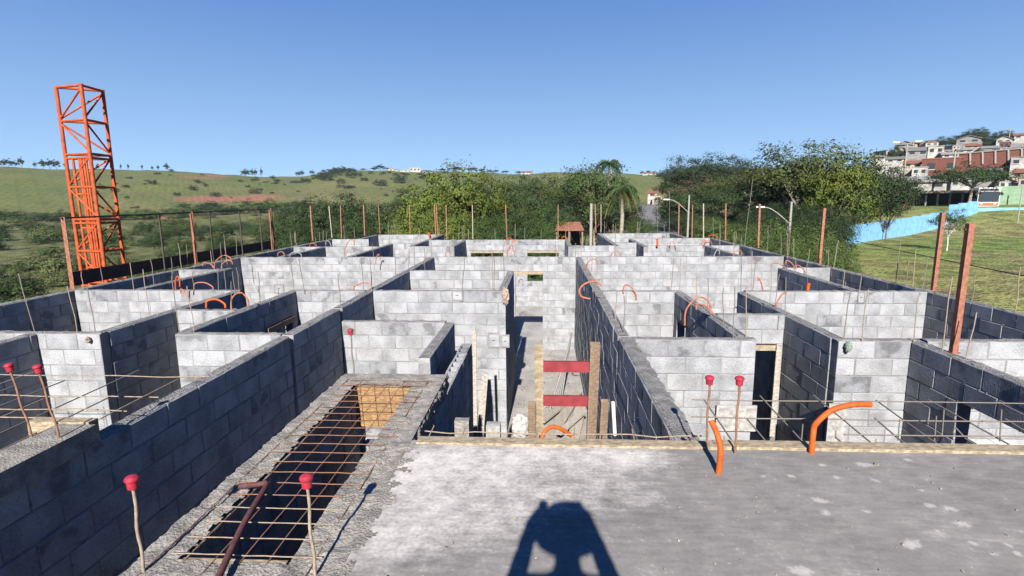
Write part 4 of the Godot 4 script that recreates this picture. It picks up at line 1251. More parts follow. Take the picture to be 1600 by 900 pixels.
# ------------------------------------------------------------------ a body as one skin over a skeleton
func sd_capsule(p: Vector3, a: Vector3, b: Vector3, ra: float, rb: float) -> float:
	var ba := b - a
	var h := clampf((p - a).dot(ba) / maxf(ba.length_squared(), 1e-9), 0, 1)
	return (p - a - ba * h).length() - lerpf(ra, rb, h)
func skin(bones: Array, cell: float, k: float, b: MB):
	var lo := Vector3(1e9, 1e9, 1e9); var hi := -lo
	for q in bones:
		for e in [[q[0], q[2]], [q[1], q[3]]]:
			var r: Vector3 = Vector3.ONE * (e[1] + cell * 2 + k)
			lo = lo.min(e[0] - r); hi = hi.max(e[0] + r)
	var N := Vector3i(((hi - lo) / cell).ceil()) + Vector3i.ONE
	var val := PackedFloat32Array()
	val.resize(N.x * N.y * N.z)
	val.fill(1.0)
	for q in bones:
		var r: Vector3 = Vector3.ONE * (maxf(q[2], q[3]) + cell * 2.5 + k)
		var i0 := Vector3i(((q[0].min(q[1]) - r - lo) / cell).floor()).max(Vector3i.ZERO)
		var i1 := Vector3i(((q[0].max(q[1]) + r - lo) / cell).ceil()).min(N - Vector3i.ONE)
		for z in range(i0.z, i1.z + 1):
			for y in range(i0.y, i1.y + 1):
				for x in range(i0.x, i1.x + 1):
					var d := sd_capsule(lo + Vector3(x, y, z) * cell, q[0], q[1], q[2], q[3])
					var id := x + N.x * (y + N.y * z)
					var o := val[id]
					var h := clampf(.5 + .5 * (o - d) / k, 0, 1)
					val[id] = lerpf(o, d, h) - k * h * (1.0 - h)
	var vid := {}
	var pos := PackedVector3Array()
	var nor := PackedVector3Array()
	for z in N.z - 1:
		for y in N.y - 1:
			for x in N.x - 1:
				var neg := 0
				var base := x + N.x * (y + N.y * z)
				var cv := []
				for c in 8:
					var id := base + (c & 1) + N.x * (((c >> 1) & 1) + N.y * ((c >> 2) & 1))
					cv.append(val[id])
					if val[id] < 0: neg += 1
				if neg == 0 or neg == 8: continue
				var s := Vector3.ZERO; var cnt := 0
				for e in [[0, 1], [2, 3], [4, 5], [6, 7], [0, 2], [1, 3], [4, 6], [5, 7], [0, 4], [1, 5], [2, 6], [3, 7]]:
					var va: float = cv[e[0]]; var vb: float = cv[e[1]]
					if (va < 0) == (vb < 0): continue
					var t := va / (va - vb)
					var pa := Vector3(e[0] & 1, (e[0] >> 1) & 1, (e[0] >> 2) & 1)
					var pb := Vector3(e[1] & 1, (e[1] >> 1) & 1, (e[1] >> 2) & 1)
					s += pa.lerp(pb, t); cnt += 1
				vid[base] = pos.size()
				pos.append(lo + (Vector3(x, y, z) + s / cnt) * cell)
				var g := Vector3(cv[1] + cv[3] + cv[5] + cv[7] - cv[0] - cv[2] - cv[4] - cv[6], cv[2] + cv[3] + cv[6] + cv[7] - cv[0] - cv[1] - cv[4] - cv[5], cv[4] + cv[5] + cv[6] + cv[7] - cv[0] - cv[1] - cv[2] - cv[3])
				nor.append(g.normalized())
	var st := [1, N.x, N.x * N.y]
	for z in range(1, N.z - 1):
		for y in range(1, N.y - 1):
			for x in range(1, N.x - 1):
				var base := x + N.x * (y + N.y * z)
				for ax in 3:
					var a := val[base] < 0
					if a == (val[base + st[ax]] < 0): continue
					var u: int = st[(ax + 1) % 3]; var w: int = st[(ax + 2) % 3]
					var ids := [base, base - u, base - u - w, base - w]
					var ok := true
					for i in ids:
						if not vid.has(i): ok = false
					if not ok: continue
					var q := []
					for i in ids: q.append(vid[i])
					for t in [[0, 1, 2], [0, 2, 3]]:
						var A: int = q[t[0]]; var B: int = q[t[1]]; var C: int = q[t[2]]
						if (pos[C] - pos[A]).cross(pos[B] - pos[A]).dot(nor[A] + nor[B] + nor[C]) < 0:
							var sw := B; B = C; C = sw
						b.tri(pos[A], pos[B], pos[C], nor[A], nor[B], nor[C])

func photographer():
	# stands on the slab behind the camera and holds a phone in front of the face; only the shadow is in the picture
	var feet := Vector3(.02, SLAB, .30)
	var root := thing("person", "person in dark clothes and added hard hat holding a phone up with both hands", "person", feet)
	var eye := Vector3(0, EYE, 0) - feet       # lens position relative to the feet
	var body := MB.new()
	var P := func(x: float, y: float, z: float) -> Vector3: return Vector3(x, y * .955, z)
	var bones := []
	bones.append([P.call(0, .92, 0), P.call(0, 1.10, .01), .135, .13])
	bones.append([P.call(0, 1.10, .01), P.call(0, 1.28, 0), .13, .125])
	bones.append([P.call(-.10, 1.25, 0), P.call(.10, 1.25, 0), .11, .11])
	bones.append([P.call(-.16, 1.36, 0), P.call(.16, 1.36, 0), .062, .062])
	bones.append([P.call(0, 1.36, 0), P.call(0, 1.47, -.015), .058, .052])
	bones.append([P.call(-.07, .92, 0), P.call(.07, .92, 0), .125, .125])
	for s in [-1.0, 1.0]:
		bones.append([P.call(.09 * s, .88, 0), P.call(.11 * s, .47, -.01), .088, .058])
		bones.append([P.call(.11 * s, .47, -.01), P.call(.12 * s, .09, .02), .056, .038])
		bones.append([P.call(.12 * s, .05, .04), P.call(.14 * s, .04, -.15), .044, .036])
		# arms: out to the elbow, then up and in to the phone
		bones.append([P.call(.185 * s, 1.355, 0), P.call(.235 * s, 1.12, -.14), .056, .047])
		bones.append([P.call(.235 * s, 1.12, -.14), P.call(.125 * s + eye.x, (eye.y - .05) / .955, eye.z + .03), .047, .034])
	skin(bones, .024, .03, body)
	# head
	var hb := MB.new()
	var hd := []
	hd.append([P.call(0, 1.60, .0), P.call(0, 1.62, .02), .088, .095])
	hd.append([P.call(0, 1.53, -.035), P.call(0, 1.50, -.05), .055, .04])
	hd.append([P.call(0, 1.565, -.085), P.call(0, 1.545, -.102), .013, .016])
	for s in [-1.0, 1.0]: hd.append([P.call(.088 * s, 1.585, .01), P.call(.09 * s, 1.55, .008), .016, .011])
	hd.append([P.call(0, 1.47, -.01), P.call(0, 1.54, -.01), .052, .055])
	skin(hd, .009, .018, hb)
	# hands: palm, four fingers behind the phone and a thumb on its face
	for s in [-1.0, 1.0]:
		var h := []
		var w := Vector3(.125 * s + eye.x, eye.y - .05, eye.z + .03)
		var pm := Vector3(.1 * s + eye.x, eye.y - .008, eye.z + .032)
		h.append([w, pm, .03, .032])
		h.append([w + Vector3(-.01 * s, 0, 0), pm + Vector3(-.004 * s, .02, 0), .02, .022])
		for f in 4:
			var y := .036 - f * .019
			var L: float = [.9, 1.0, .95, .78][f]
			var k0 := pm + Vector3(-.002 * s, y + .012, -.014)
			var k1 := k0 + Vector3(-.010 * s, .004, -.020) * L
			var k2 := k1 + Vector3(-.026 * s, 0, -.004) * L
			h.append([k0, k1, .0095, .009]); h.append([k1, k2, .009, .0075])
		var t0 := pm + Vector3(-.005 * s, -.006, .012)
		h.append([t0, t0 + Vector3(-.018 * s, .016, .004), .011, .0095]); h.append([t0 + Vector3(-.018 * s, .016, .004), t0 + Vector3(-.034 * s, .03, -.002), .0095, .008])
		skin(h, .0055, .006, hb)
	var bo := part("body", body, M.cloth, root)
	part("skin", hb, M.skin, root)
	var hair := MB.new()
	skin([[P.call(0, 1.635, .025), P.call(0, 1.64, .03), .092, .09], [P.call(0, 1.58, .06), P.call(0, 1.60, .05), .06, .07]], .014, .02, hair)
	part("hair", hair, M.dark_steel, root)
	var hat := MB.new()  # unseen hat, added to widen the head in the cast shadow
	hat.lathe(P.call(0, 1.60, .015), [[.14, -.012], [.145, -.004], [.133, .004], [.13, .04], [.118, .08], [.09, .115], [.05, .135], [0, .14]], 26)
	part("added_hard_hat", hat, M.white, root)
	var ph := thing("phone", "black phone held sideways in front of the photographer's face", "phone", Vector3(0.0, EYE - .02, .022))
	var pb := MB.new()
	pb.box(Vector3(-.082, -.039, -.004), Vector3(.082, .039, .004))
	part("case", pb, M.phone, ph)
	pb = MB.new()
	pb.box(Vector3(-.076, -.034, .0042), Vector3(.076, .034, .005))
	part("screen", pb, M.glass, ph)

# ------------------------------------------------------------------ terrain
var tn := FastNoiseLite.new()
var ridge := [[-180.0, .04], [-60.0, .046], [-45.6, .0475], [-37.7, .0451], [-33.0, .0418], [-27.9, .0378], [-24.0, .0362], [-22.0, .044], [-20.4, .0490], [-13.0, .0465], [-1.3, .0432], [9.6, .0384], [30.0, .036], [180.0, .03]]
func lerp_tab(t: Array, x: float) -> float:
	for i in t.size() - 1:
		if x <= t[i + 1][0]:
			var f: float = clampf((x - t[i][0]) / (t[i + 1][0] - t[i][0]), 0, 1)
			return lerpf(t[i][1], t[i + 1][1], f)
	return t[t.size() - 1][1]
func ground(x: float, z: float) -> float:
	var r := sqrt(x * x + z * z)
	var az := rad_to_deg(atan2(x, -z))
	var rg := EYE + 450.0 * lerp_tab(ridge, az)
	var left := lerp_tab([[0, -.6], [15, -.7], [26, -1.6], [60, -2.6], [150, -2.2], [250, 1.2], [330, 4.2 + (rg - 4.2) * .42], [400, 4.2 + (rg - 4.2) * .78], [450, rg - .3], [500, rg], [700, rg - 14], [2500, -40]], r)
	var right := lerp_tab([[0, -.6], [13, -.5], [22, -.15], [35, .1], [55, .1], [70, .15], [76, .4], [83, 1.4], [88, 2.2], [125, 2.5], [140, 4.2], [180, 11.0], [250, 19.5], [300, 22], [600, 12], [2500, -40]], r)
	right = lerpf(minf(right, 2.5), right, smoothstep(18.0, 36.0, az))
	var h := lerpf(left, right, lerpf(smoothstep(4.0, 9.0, az), smoothstep(15.0, 27.0, az), smoothstep(110.0, 170.0, r)) * (1.0 - smoothstep(100.0, 150.0, az)))
	var k := clampf((r - 30) / 120.0, 0, 1)
	h += tn.get_noise_2d(x, z) * (.12 + 2.2 * k) * (1.0 - .6 * smoothstep(20.0, 30.0, az))
	if x > -10.5 and x < 8.5 and z < 8 and z > -27: h = minf(h, -.45)
	elif x > -14 and x < 11 and z < 11 and z > -31: h = minf(h, -.1)
	return h
func ground_p(p: Vector3) -> Vector3:
	return Vector3(p.x, ground(p.x, p.z), p.z)
func build_terrain():
	tn.seed = 17; tn.frequency = .012; tn.fractal_octaves = 4
	var cn := FastNoiseLite.new()
	cn.seed = 23; cn.frequency = .02; cn.fractal_octaves = 5
	var cf := FastNoiseLite.new()
	cf.seed = 29; cf.frequency = .25; cf.fractal_octaves = 3
	var az := []
	var a := -180.0
	while a < 180.0:
		az.append(a)
		a += .45 if a > -56 and a < 52 else 6.0
	az.append(180.0)
	var rr := [0.0]
	var r := 6.0
	while r < 2400:
		rr.append(r)
		r += maxf(1.0, r * (.022 if r < 500 else .12))
	var scars := []
	for s in [[362, 316, 275, 24, 6.0], [318, 283, 380, 14, 3.0], [338, 276, 410, 9, 3], [382, 331, 235, 20, 3.0]]:
		var p := at_r(s[0], s[1], s[2])
		scars.append([p.x, p.z, s[3], s[4] * 3.0])
	var col := func(x: float, z: float) -> Color:
		var along := -x * .5 - z * .866          # across the valley towards the pasture hill
		var an := rad_to_deg(atan2(x, -z))
		var n := cn.get_noise_2d(x, z)
		var f := cf.get_noise_2d(x, z)
		var g := Color(.138, .148, .042).lerp(Color(.10, .128, .036), clampf(.5 + n, 0, 1))
		if an < 20:
			# rough valley grass and scrub below the fence of the pasture
			var v := clampf((205 + 60 * n - along) / 14.0, 0, 1)
			var rough_grass := Color(.085, .10, .034).lerp(Color(.155, .155, .062), clampf(.5 + 1.2 * f + .8 * n, 0, 1))
			g = g.lerp(rough_grass, v * .9)
			g = g.lerp(Color(.175, .15, .07), clampf(cn.get_noise_2d(x * .35 + 80, z * 1.3) * 1.5 - .1, 0, .65))
			g = g.lerp(Color(.07, .095, .032), clampf(cf.get_noise_2d(x * .25, z * .25) * 1.6 - .35, 0, .6))
		else:
			g = Color(.15, .205, .048).lerp(Color(.21, .2, .075), clampf(.35 + n * 1.8 + f * .5, 0, 1))
			# soil thrown up along the foot of the outer wall
			g = g.lerp(Color(.165, .115, .065), clampf((9.0 - (x - 6.5) + 9.0 * f + 6.0 * n) / 4.0, 0, 1) * .8)
			# bare earth bank towards the thin pole
			var bx := (x - 33.0) / 6.0; var bz := (z + 36.0) / 7.0
			g = g.lerp(Color(.20, .155, .085), clampf(1.1 - (bx * bx + bz * bz) + f * 1.3, 0, 1) * .8)
		for s in scars:
			var dx: float = x - s[0]; var dz: float = z - s[1]
			var t := Vector2(-s[1], s[0]).normalized()
			var al: float = (dx * t.x + dz * t.y) / s[2]
			var ac: float = (dx * -t.y + dz * t.x) / s[3]
			var q := clampf((1.0 - al * al - ac * ac) * 1.6 + f * .9, 0, 1)
			g = g.lerp(Color(.29, .125, .085), q)
		return g
	var pts := []
	for i in rr.size():
		var row := []
		for j in az.size():
			var t := deg_to_rad(az[j])
			var x: float = rr[i] * sin(t); var z: float = -rr[i] * cos(t)
			row.append([Vector3(x, ground(x, z), z), col.call(x, z)])
		pts.append(row)
	var V := PackedVector3Array(); var C := PackedColorArray(); var I := PackedInt32Array()
	for i in rr.size():
		for j in az.size():
			V.append(pts[i][j][0]); C.append(pts[i][j][1])
	var w := az.size()
	for i in rr.size() - 1:
		for j in w - 1:
			var p := i * w + j
			I.append_array([p, p + w, p + w + 1, p, p + w + 1, p + 1])
	var st := SurfaceTool.new()
	st.begin(Mesh.PRIMITIVE_TRIANGLES)
	for i in V.size():
		st.set_color(C[i]); st.set_smooth_group(0); st.add_vertex(V[i])
	for i in I: st.add_index(i)
	st.generate_normals()
	var m := st.commit()
	m.surface_set_material(0, M.terrain)
	var o := MeshInstance3D.new()
	o.name = "ground"
	o.mesh = m
	add_child(o)
	o.set_meta("kind", "structure")

func ribbon(nm: String, pts: Array, w: float, lift: float, m: Material):
	var path := []
	for i in pts.size() - 1:
		for k in 14: path.append(pts[i].lerp(pts[i + 1], k / 14.0))
	path.append(pts[pts.size() - 1])
	var b := MB.new()
	var prev := []
	for i in path.size():
		var d: Vector3 = path[mini(i + 1, path.size() - 1)] - path[maxi(i - 1, 0)]
		var s := Vector3(-d.z, 0, d.x).normalized() * w * .5
		var c: Vector3 = path[i]
		var h := -1e9
		for f in [-1.0, -.5, 0.0, .5, 1.0]: h = maxf(h, ground(c.x + s.x * f, c.z + s.z * f))
		var cur := [Vector3(c.x - s.x, h + lift, c.z - s.z), Vector3(c.x + s.x, h + lift, c.z + s.z)]
		if i: b.face(prev[0], prev[1], cur[1], cur[0], Vector3.UP)
		prev = cur
	structure(nm, b, m)

# ------------------------------------------------------------------ trees
var tree_kit := {}
func leaf_cloud(seed_: int, clumps: int, leaves: int, leaf: float, flat: float, open: float, lump: float) -> Array:
	# crown of radius about 1 round the origin: clumps of leaf-sized faces; returns [mesh builder, clump centres]
	var r := RandomNumberGenerator.new()
	r.seed = seed_
	var nz := FastNoiseLite.new()
	nz.seed = seed_; nz.frequency = .9
	var b := MB.new()
	var ctr := []
	for i in clumps:
		var d := Vector3(r.randfn(), r.randfn() * .9, r.randfn()).normalized()
		if d.y < -.55: d.y *= -.4
		var R := 1.0 + lump * nz.get_noise_3dv(d * 1.7) + lump * .5 * nz.get_noise_3dv(d * 4.5)
		var p := d * R * pow(r.randf(), open)
		p.y *= flat
		ctr.append(p)
		var cr := r.randf_range(.13, .25)
		var tone := r.randf_range(.66, 1.3)
		var warm := r.randf_range(-.12, .16)
		for k in leaves:
			var q := Vector3(r.randfn(), r.randfn() * .62, r.randfn()) * cr * .55
			var c := p + q
			var n := (q.normalized() * .8 + d * .5 + Vector3(r.randfn(), r.randfn() + .7, r.randfn()) * .55).normalized()
			var t := n.cross(Vector3(r.randfn(), r.randfn(), r.randfn())).normalized()
			var u := n.cross(t)
			var L := leaf * r.randf_range(.6, 1.35)
			var lt := tone * r.randf_range(.78, 1.22)
			b.col = Color(lt * (1.0 + warm), lt, lt * (1.0 - warm))
			var A := c - t * L; var B := c + u * L * .5 + n * L * .12; var C := c + t * L; var D := c - u * L * .5 + n * L * .12
			var sn := (q.normalized() * .55 + p.normalized() * .55 + n * .5 + Vector3(0, .15, 0)).normalized()
			b.tri(A, B, C, sn, sn, sn); b.tri(A, C, D, sn, sn, sn)
	return [b, ctr]
func make_kind(kind: String, seed_: int, clumps: int, leaves: int, leaf: float, flat: float, open: float, lump: float, trunk: float, limbs: int):
	# a unit tree: total height 1, crown radius .5; scaled when placed
	var lc := leaf_cloud(seed_, clumps, leaves, leaf, flat, open, lump)
	var b: MB = lc[0]
	var cy := 1.0 - .48 * flat
	for i in b.v.size(): b.v[i] = Vector3(b.v[i].x * .5, b.v[i].y * .48 + cy, b.v[i].z * .5)
	var r := RandomNumberGenerator.new()
	r.seed = seed_ + 5
	var t := MB.new()
	var fork := Vector3(r.randf_range(-.02, .02), maxf(.1, cy - .48 * flat + .02), r.randf_range(-.02, .02))
	t.tube([Vector3(0, -.04, 0), Vector3(r.randf_range(-.01, .01), fork.y * .5, 0), fork], [trunk, trunk * .8, trunk * .68], 8)
	var cs: Array = lc[1]
	for k in limbs:
		var p: Vector3 = cs[(k * 37) % cs.size()]
		var e := Vector3(p.x * .46, p.y * .46 + cy, p.z * .46)
		var m := fork.lerp(e, .5) + Vector3(r.randf_range(-.03, .03), r.randf_range(.0, .05), r.randf_range(-.03, .03))
		t.tube([fork, m, e], [trunk * .5, trunk * .3, trunk * .08], 6)
		var e2: Vector3 = cs[(k * 53 + 7) % cs.size()] * .42
		t.tube([m, m.lerp(Vector3(e2.x, e2.y + cy, e2.z), .6), Vector3(e2.x, e2.y + cy, e2.z)], [trunk * .25, trunk * .16, trunk * .05], 5)
	tree_kit[kind] = [t.mesh(M.bark), b.mesh(M.leaf.mid)]
func tree(kind: String, tint: String, u: float, v_top: float, d: float, w_px: float, nm: String, label: String, cat := "tree", group := "", bark: Material = null, min_h := 0.0):
	var p := at_r(u, v_top, d)
	var g := ground(p.x, p.z)
	var h := maxf((p.y - g) * 1.0, min_h)
	var depth := -(cam_basis.inverse() * (p - Vector3(0, EYE, 0))).z
	var w := 1.15 * w_px * depth / FOC
	var o := thing(nm, label, cat, Vector3(p.x, g, p.z), 0, group)
	var rot := rng.randf() * TAU
	var x := Transform3D(Basis(Vector3.UP, rot).scaled(Vector3(w, h, w)), Vector3.ZERO)
	inst("trunk", tree_kit[kind][0], o, x, bark)
	inst("crown", tree_kit[kind][1], o, x, M.leaf[tint])
func shrub(x: float, z: float, w: float, h: float, tint: String, label: String, group: String):
	var o := thing("shrub", label, "shrub", Vector3(x, ground(x, z) - h * .26, z), 0, group)
	var xf := Transform3D(Basis(Vector3.UP, rng.randf() * TAU).scaled(Vector3(w, h, w)), Vector3.ZERO)
	var k: String = ["shrub_a", "shrub_b", "shrub_c"][rng.randi() % 3]
	inst("stem", tree_kit[k][0], o, xf)
	inst("foliage", tree_kit[k][1], o, xf, M.leaf[tint])
func palm(u: float, v_top: float, d: float, w_px: float, old: bool, label: String):
	var p := at_r(u, v_top, d)
	var g := ground(p.x, p.z)
	var o := thing("palm_tree", label, "palm", Vector3(p.x, g, p.z), 0, "palm trees")
	var h := p.y - g
	var depth := -(cam_basis.inverse() * (p - Vector3(0, EYE, 0))).z
	var R := w_px * depth / FOC * .5
	var t := MB.new()
	t.tube([Vector3.ZERO, Vector3(.08, h * .5, .05), Vector3(0, h - R * .35, 0)], [.2, .16, .13], 9)
	part("trunk", t, M.bark_pale, o)
	var c := Vector3(0, h - R * .35, 0)
	var green := MB.new(); var dry := MB.new()
	for k in 22:
		var a := TAU * k / 22.0 * 1.618 * 4.0
		var lift := rng.randf_range(.15, 1.0) if k < 15 else rng.randf_range(-.5, .1)
		var dir := Vector3(cos(a), 0, sin(a))
		var b: MB = dry if (old and k >= 17) else green
		var pts := []
		for i in 9:
			var f := i / 8.0
			pts.append(c + dir * R * (f - .12 * f * f) + Vector3.UP * R * (lift * f * 1.1 - 1.15 * f * f * (.75 + .35 * absf(lift))))
		var tone := rng.randf_range(.75, 1.2)
		b.col = Color(tone, tone, tone)
		b.tube(pts, [.02, .02, .018, .016, .014, .012, .01, .008, .006], 4, false)
		var sdir := Vector3(-dir.z, 0, dir.x)
		for i in 34:
			var f := .1 + .9 * i / 34.0
			var q: Vector3 = pts[mini(int(f * 8), 7)].lerp(pts[mini(int(f * 8) + 1, 8)], f * 8 - int(f * 8))
			var L := R * .34 * (1.0 - .55 * absf(f - .45))
			for s in [-1.0, 1.0]:
				var tip: Vector3 = q + sdir * s * L * .62 + dir * L * .3 - Vector3.UP * L * rng.randf_range(.35, .8)
				var wdt := dir * .03
				b.tri(q - wdt, q + wdt, tip)
	part("fronds", green, M.leaf.mid, o)
	if dry.v.size(): part("dry_fronds", dry, M.leaf.yellow, o)

func crown_word(t: Array) -> String:
	return {"round": "round-crowned ", "lumpy": "uneven-crowned ", "feather": "feathery ", "bushy": "low dense ", "open": "open-crowned ", "spread": "spreading "}[t[0]]
func vegetation():
	make_kind("round", 301, 130, 100, .029, .92, .42, .34, .022, 7)
	make_kind("lumpy", 302, 125, 100, .029, .85, .36, .6, .022, 9)
	make_kind("spread", 303, 115, 95, .027, .6, .3, .5, .026, 12)
	make_kind("open", 304, 80, 90, .025, .72, .24, .55, .02, 16)
	make_kind("feather", 305, 130, 90, .031, .95, .45, .5, .018, 8)
	make_kind("bushy", 306, 210, 100, .021, .98, .34, .3, .016, 8)
	make_kind("shrub_a", 311, 70, 54, .045, .98, .4, .35, .02, 4)
	make_kind("shrub_b", 312, 60, 56, .048, .98, .36, .5, .02, 4)
	make_kind("shrub_c", 313, 76, 50, .042, .98, .45, .3, .02, 4)
	make_kind("tiny", 314, 34, 34, .10, .98, .5, .35, .03, 3)
	var back := "trees behind the building"
	# behind the mast-side half: dark broadleaf trees
	for t in [["round", "dark", 450, 333, 52, 62], ["lumpy", "dark", 487, 312, 58, 84], ["round", "deep", 528, 304, 66, 84], ["lumpy", "dark", 570, 316, 55, 84], ["feather", "dark", 612, 318, 50, 76], ["round", "deep", 636, 296, 84, 66], ["bushy", "dark", 470, 342, 44, 70], ["bushy", "dark", 545, 336, 46, 90]]:
		tree(t[0], t[1], t[2], t[3], t[4], t[5], "broadleaf_tree", crown_word(t) + "dark green broadleaf tree behind the mast-side back walls", "tree", back)
	for t in [[225, 345, 120, 30], [262, 352, 105, 34], [290, 345, 125, 30], [318, 352, 100, 36], [345, 350, 110, 32], [372, 346, 120, 36], [400, 350, 95, 40], [425, 342, 90, 40], [240, 362, 80, 36], [345, 366, 70, 44], [280, 368, 72, 40]]:
		tree("bushy", ["dark", "mid", "olive"][int(t[0]) % 3], t[0], t[1], t[2], t[3], "broadleaf_tree", "round valley tree seen through the guard rail", "tree", "valley trees behind the guard rail")
	for t in [["lumpy", "lime", 700, 262, 50, 112], ["feather", "lime", 662, 292, 46, 86], ["lumpy", "lime", 748, 278, 53, 84], ["bushy", "lime", 690, 322, 40, 96], ["feather", "lime", 640, 330, 44, 66]]:
		tree(t[0], t[1], t[2], t[3], t[4], t[5], "broadleaf_tree", crown_word(t) + "lime green tree with yellowing leaves behind the far lit wall", "tree", back)
	for t in [["feather", "olive", 792, 300, 56, 80], ["round", "dark", 833, 292, 66, 92], ["bushy", "dark", 800, 326, 42, 100], ["bushy", "mid", 858, 318, 45, 74], ["lumpy", "olive", 852, 276, 92, 84], ["bushy", "mid", 760, 336, 41, 84], ["round", "dark", 815, 275, 130, 80], ["lumpy", "deep", 775, 284, 120, 80], ["bushy", "mid", 845, 345, 40, 50], ["round", "deep", 884, 300, 56, 60]]:
		tree(t[0], t[1], t[2], t[3], t[4], t[5], "broadleaf_tree", crown_word(t) + "olive green tree between the lime tree and the tiled hut", "tree", back)
	tree("open", "mid", 930, 256, 56, 110, "broadleaf_tree", "big branching tree with a pale trunk beside the tall palm", "tree", back, M.bark_pale)
	tree("lumpy", "olive", 925, 262, 58, 92, "broadleaf_tree", "olive crowned tree tangled with the big branching tree", "tree", back, M.bark_pale)
	tree("round", "deep", 915, 292, 60, 84, "broadleaf_tree", "shade-tinted green tree below the tall palm", "tree", back)
	tree("round", "deep", 960, 305, 56, 70, "broadleaf_tree", "shade-tinted green tree behind the drooping palm", "tree", back)
	palm(952, 246, 66, 46, false, "tall palm with its feathery head above the big branching tree")
	palm(972, 284, 48, 62, true, "drooping palm with yellowed lower fronds")
	tree("bushy", "mid", 1003, 340, 47, 50, "broadleaf_tree", "low green bush at the roadside by the drooping palm", "bush", back)
	# lawn side of the road
	for t in [["round", "deep", 1060, 247, 98, 66], ["lumpy", "deep", 1104, 243, 94, 74], ["open", "deep", 1140, 246, 92, 66], ["round", "dark", 1162, 252, 115, 46]]:
		tree(t[0], t[1], t[2], t[3], t[4], t[5], "broadleaf_tree", crown_word(t) + "dark tree on the rise beyond the road", "tree", "trees beyond the road")
	for t in [["lumpy", "brown", 1092, 278, 82, 84], ["feather", "olive", 1122, 274, 78, 70], ["feather", "dark", 1068, 290, 62, 74], ["lumpy", "dark", 1140, 290, 72, 80], ["bushy", "dark", 1046, 312, 66, 40], ["bushy", "deep", 1064, 330, 55, 60], ["bushy", "bush", 1112, 336, 46, 70]]:
		tree(t[0], t[1], t[2], t[3], t[4], t[5], "broadleaf_tree", crown_word(t) + "mixed tree on the road bank behind the curved street lamp", "tree", "trees beyond the road")
	tree("open", "olive", 1258, 220, 50, 150, "broadleaf_tree", "big spreading tree with bare pale limbs and a thin top", "tree", "", M.bark_pale)
	tree("lumpy", "lime", 1306, 236, 50, 96, "broadleaf_tree", "yellow-green tree joined to the big spreading tree", "tree")
	tree("spread", "dark", 1228, 250, 52, 120, "broadleaf_tree", "dark spreading tree under the big spreading tree", "tree", "", M.bark_pale)
	tree("spread", "deep", 1278, 268, 56, 150, "broadleaf_tree", "shade-tinted green crown below the big spreading tree", "tree", "", M.bark_pale)
	tree("lumpy", "deep", 1360, 250, 62, 90, "broadleaf_tree", "dark tree overhanging the blue wall", "tree")
	tree("spread", "deep", 1340, 284, 62, 110, "broadleaf_tree", "low dark branches overhanging the blue wall", "tree")
	for t in [[1215, 272, 54, 100], [1265, 266, 55, 110], [1312, 272, 56, 90]]:
		tree("bushy", "dark", t[0], t[1], t[2], t[3], "broadleaf_tree", "dense tree filling the space below the big spreading tree", "tree", "dense trees behind the bushes")
	tree("feather", "olive", 1330, 262, 58, 90, "broadleaf_tree", "olive tree between the yellow-green tree and the blue wall", "tree")
	tree("spread", "deep", 1385, 270, 68, 80, "broadleaf_tree", "dark low tree beside the double-headed lamp post, over the blue wall", "tree")
	tree("round", "deep", 1395, 262, 62, 56, "broadleaf_tree", "dark tree behind the double-headed lamp post", "tree")
	for t in [[1185, 318, 46, 70], [1225, 312, 47, 80], [1265, 318, 46, 90], [1300, 322, 45, 70], [1150, 326, 58, 60], [1205, 326, 40, 80], [1290, 340, 36, 80], [1250, 332, 38, 80]]:
		tree("bushy", "deep", t[0], t[1], t[2], t[3], "broadleaf_bush", "shade-tinted green undergrowth below the big spreading tree", "bush", "undergrowth under the big tree")
	for t in [[1160, 346, 33, 78], [1208, 340, 28, 84], [1262, 346, 26, 92], [1300, 366, 23, 76], [1322, 392, 21, 46], [1186, 362, 25, 84], [1240, 368, 22, 90], [1280, 384, 20.5, 80]]:
		tree("bushy", "bush", t[0], t[1], t[2], t[3], "broadleaf_bush", "dense round bush growing against the lawn-side outer wall", "bush", "bushes along the lawn-side wall")
	tree("open", "mid", 1487, 326, 52, 44, "sapling", "thin young tree with a whitewashed stem before the blue wall", "tree", "", M.white)
	tree("spread", "dark", 1522, 256, 104, 92, "broadleaf_tree", "flat-topped street tree in front of the white wall by the bus", "tree", "", M.bark_pale)
	for t in [[1402, 228, 190, 22], [1478, 214, 240, 30], [1517, 203, 250, 32], [1532, 200, 260, 26], [1550, 212, 240, 30], [1572, 204, 255, 30], [1596, 212, 235, 34], [1465, 232, 200, 20], [1540, 218, 225, 30], [1505, 212, 245, 30]]:
		tree("lumpy", "deep", t[0], t[1], t[2], t[3], "broadleaf_tree", "dark tree among the houses on the town hill", "tree", "trees on the town hill")
	# along the ridge
	for t in [[4, 249, 10], [12, 248, 11], [22, 251, 10], [32, 246, 8], [53, 253, 5], [66, 250, 12], [76, 249, 13], [86, 250, 10], [101, 253, 6], [152, 255, 5], [188, 256, 3], [200, 256, 3], [221, 257, 3], [237, 259, 4], [246, 258, 4], [260, 255, 8], [268, 264, 8], [394, 264, 6], [399, 264, 6], [408, 262, 4], [466, 268, 8], [472, 266, 7], [488, 266, 8], [505, 265, 8], [514, 264, 8], [522, 263, 9], [530, 263, 10], [537, 264, 8], [545, 264, 9], [552, 264, 10], [567, 263, 13], [584, 261, 13], [594, 257, 16], [603, 261, 10], [620, 265, 8], [628, 266, 8], [663, 266, 9], [670, 266, 8], [690, 263, 13], [712, 260, 22], [736, 261, 18], [752, 263, 11], [766, 265, 10], [774, 265, 9], [790, 266, 12], [811, 267, 9], [866, 269, 8], [1003, 267, 7], [1014, 266, 7], [1022, 267, 6]]:
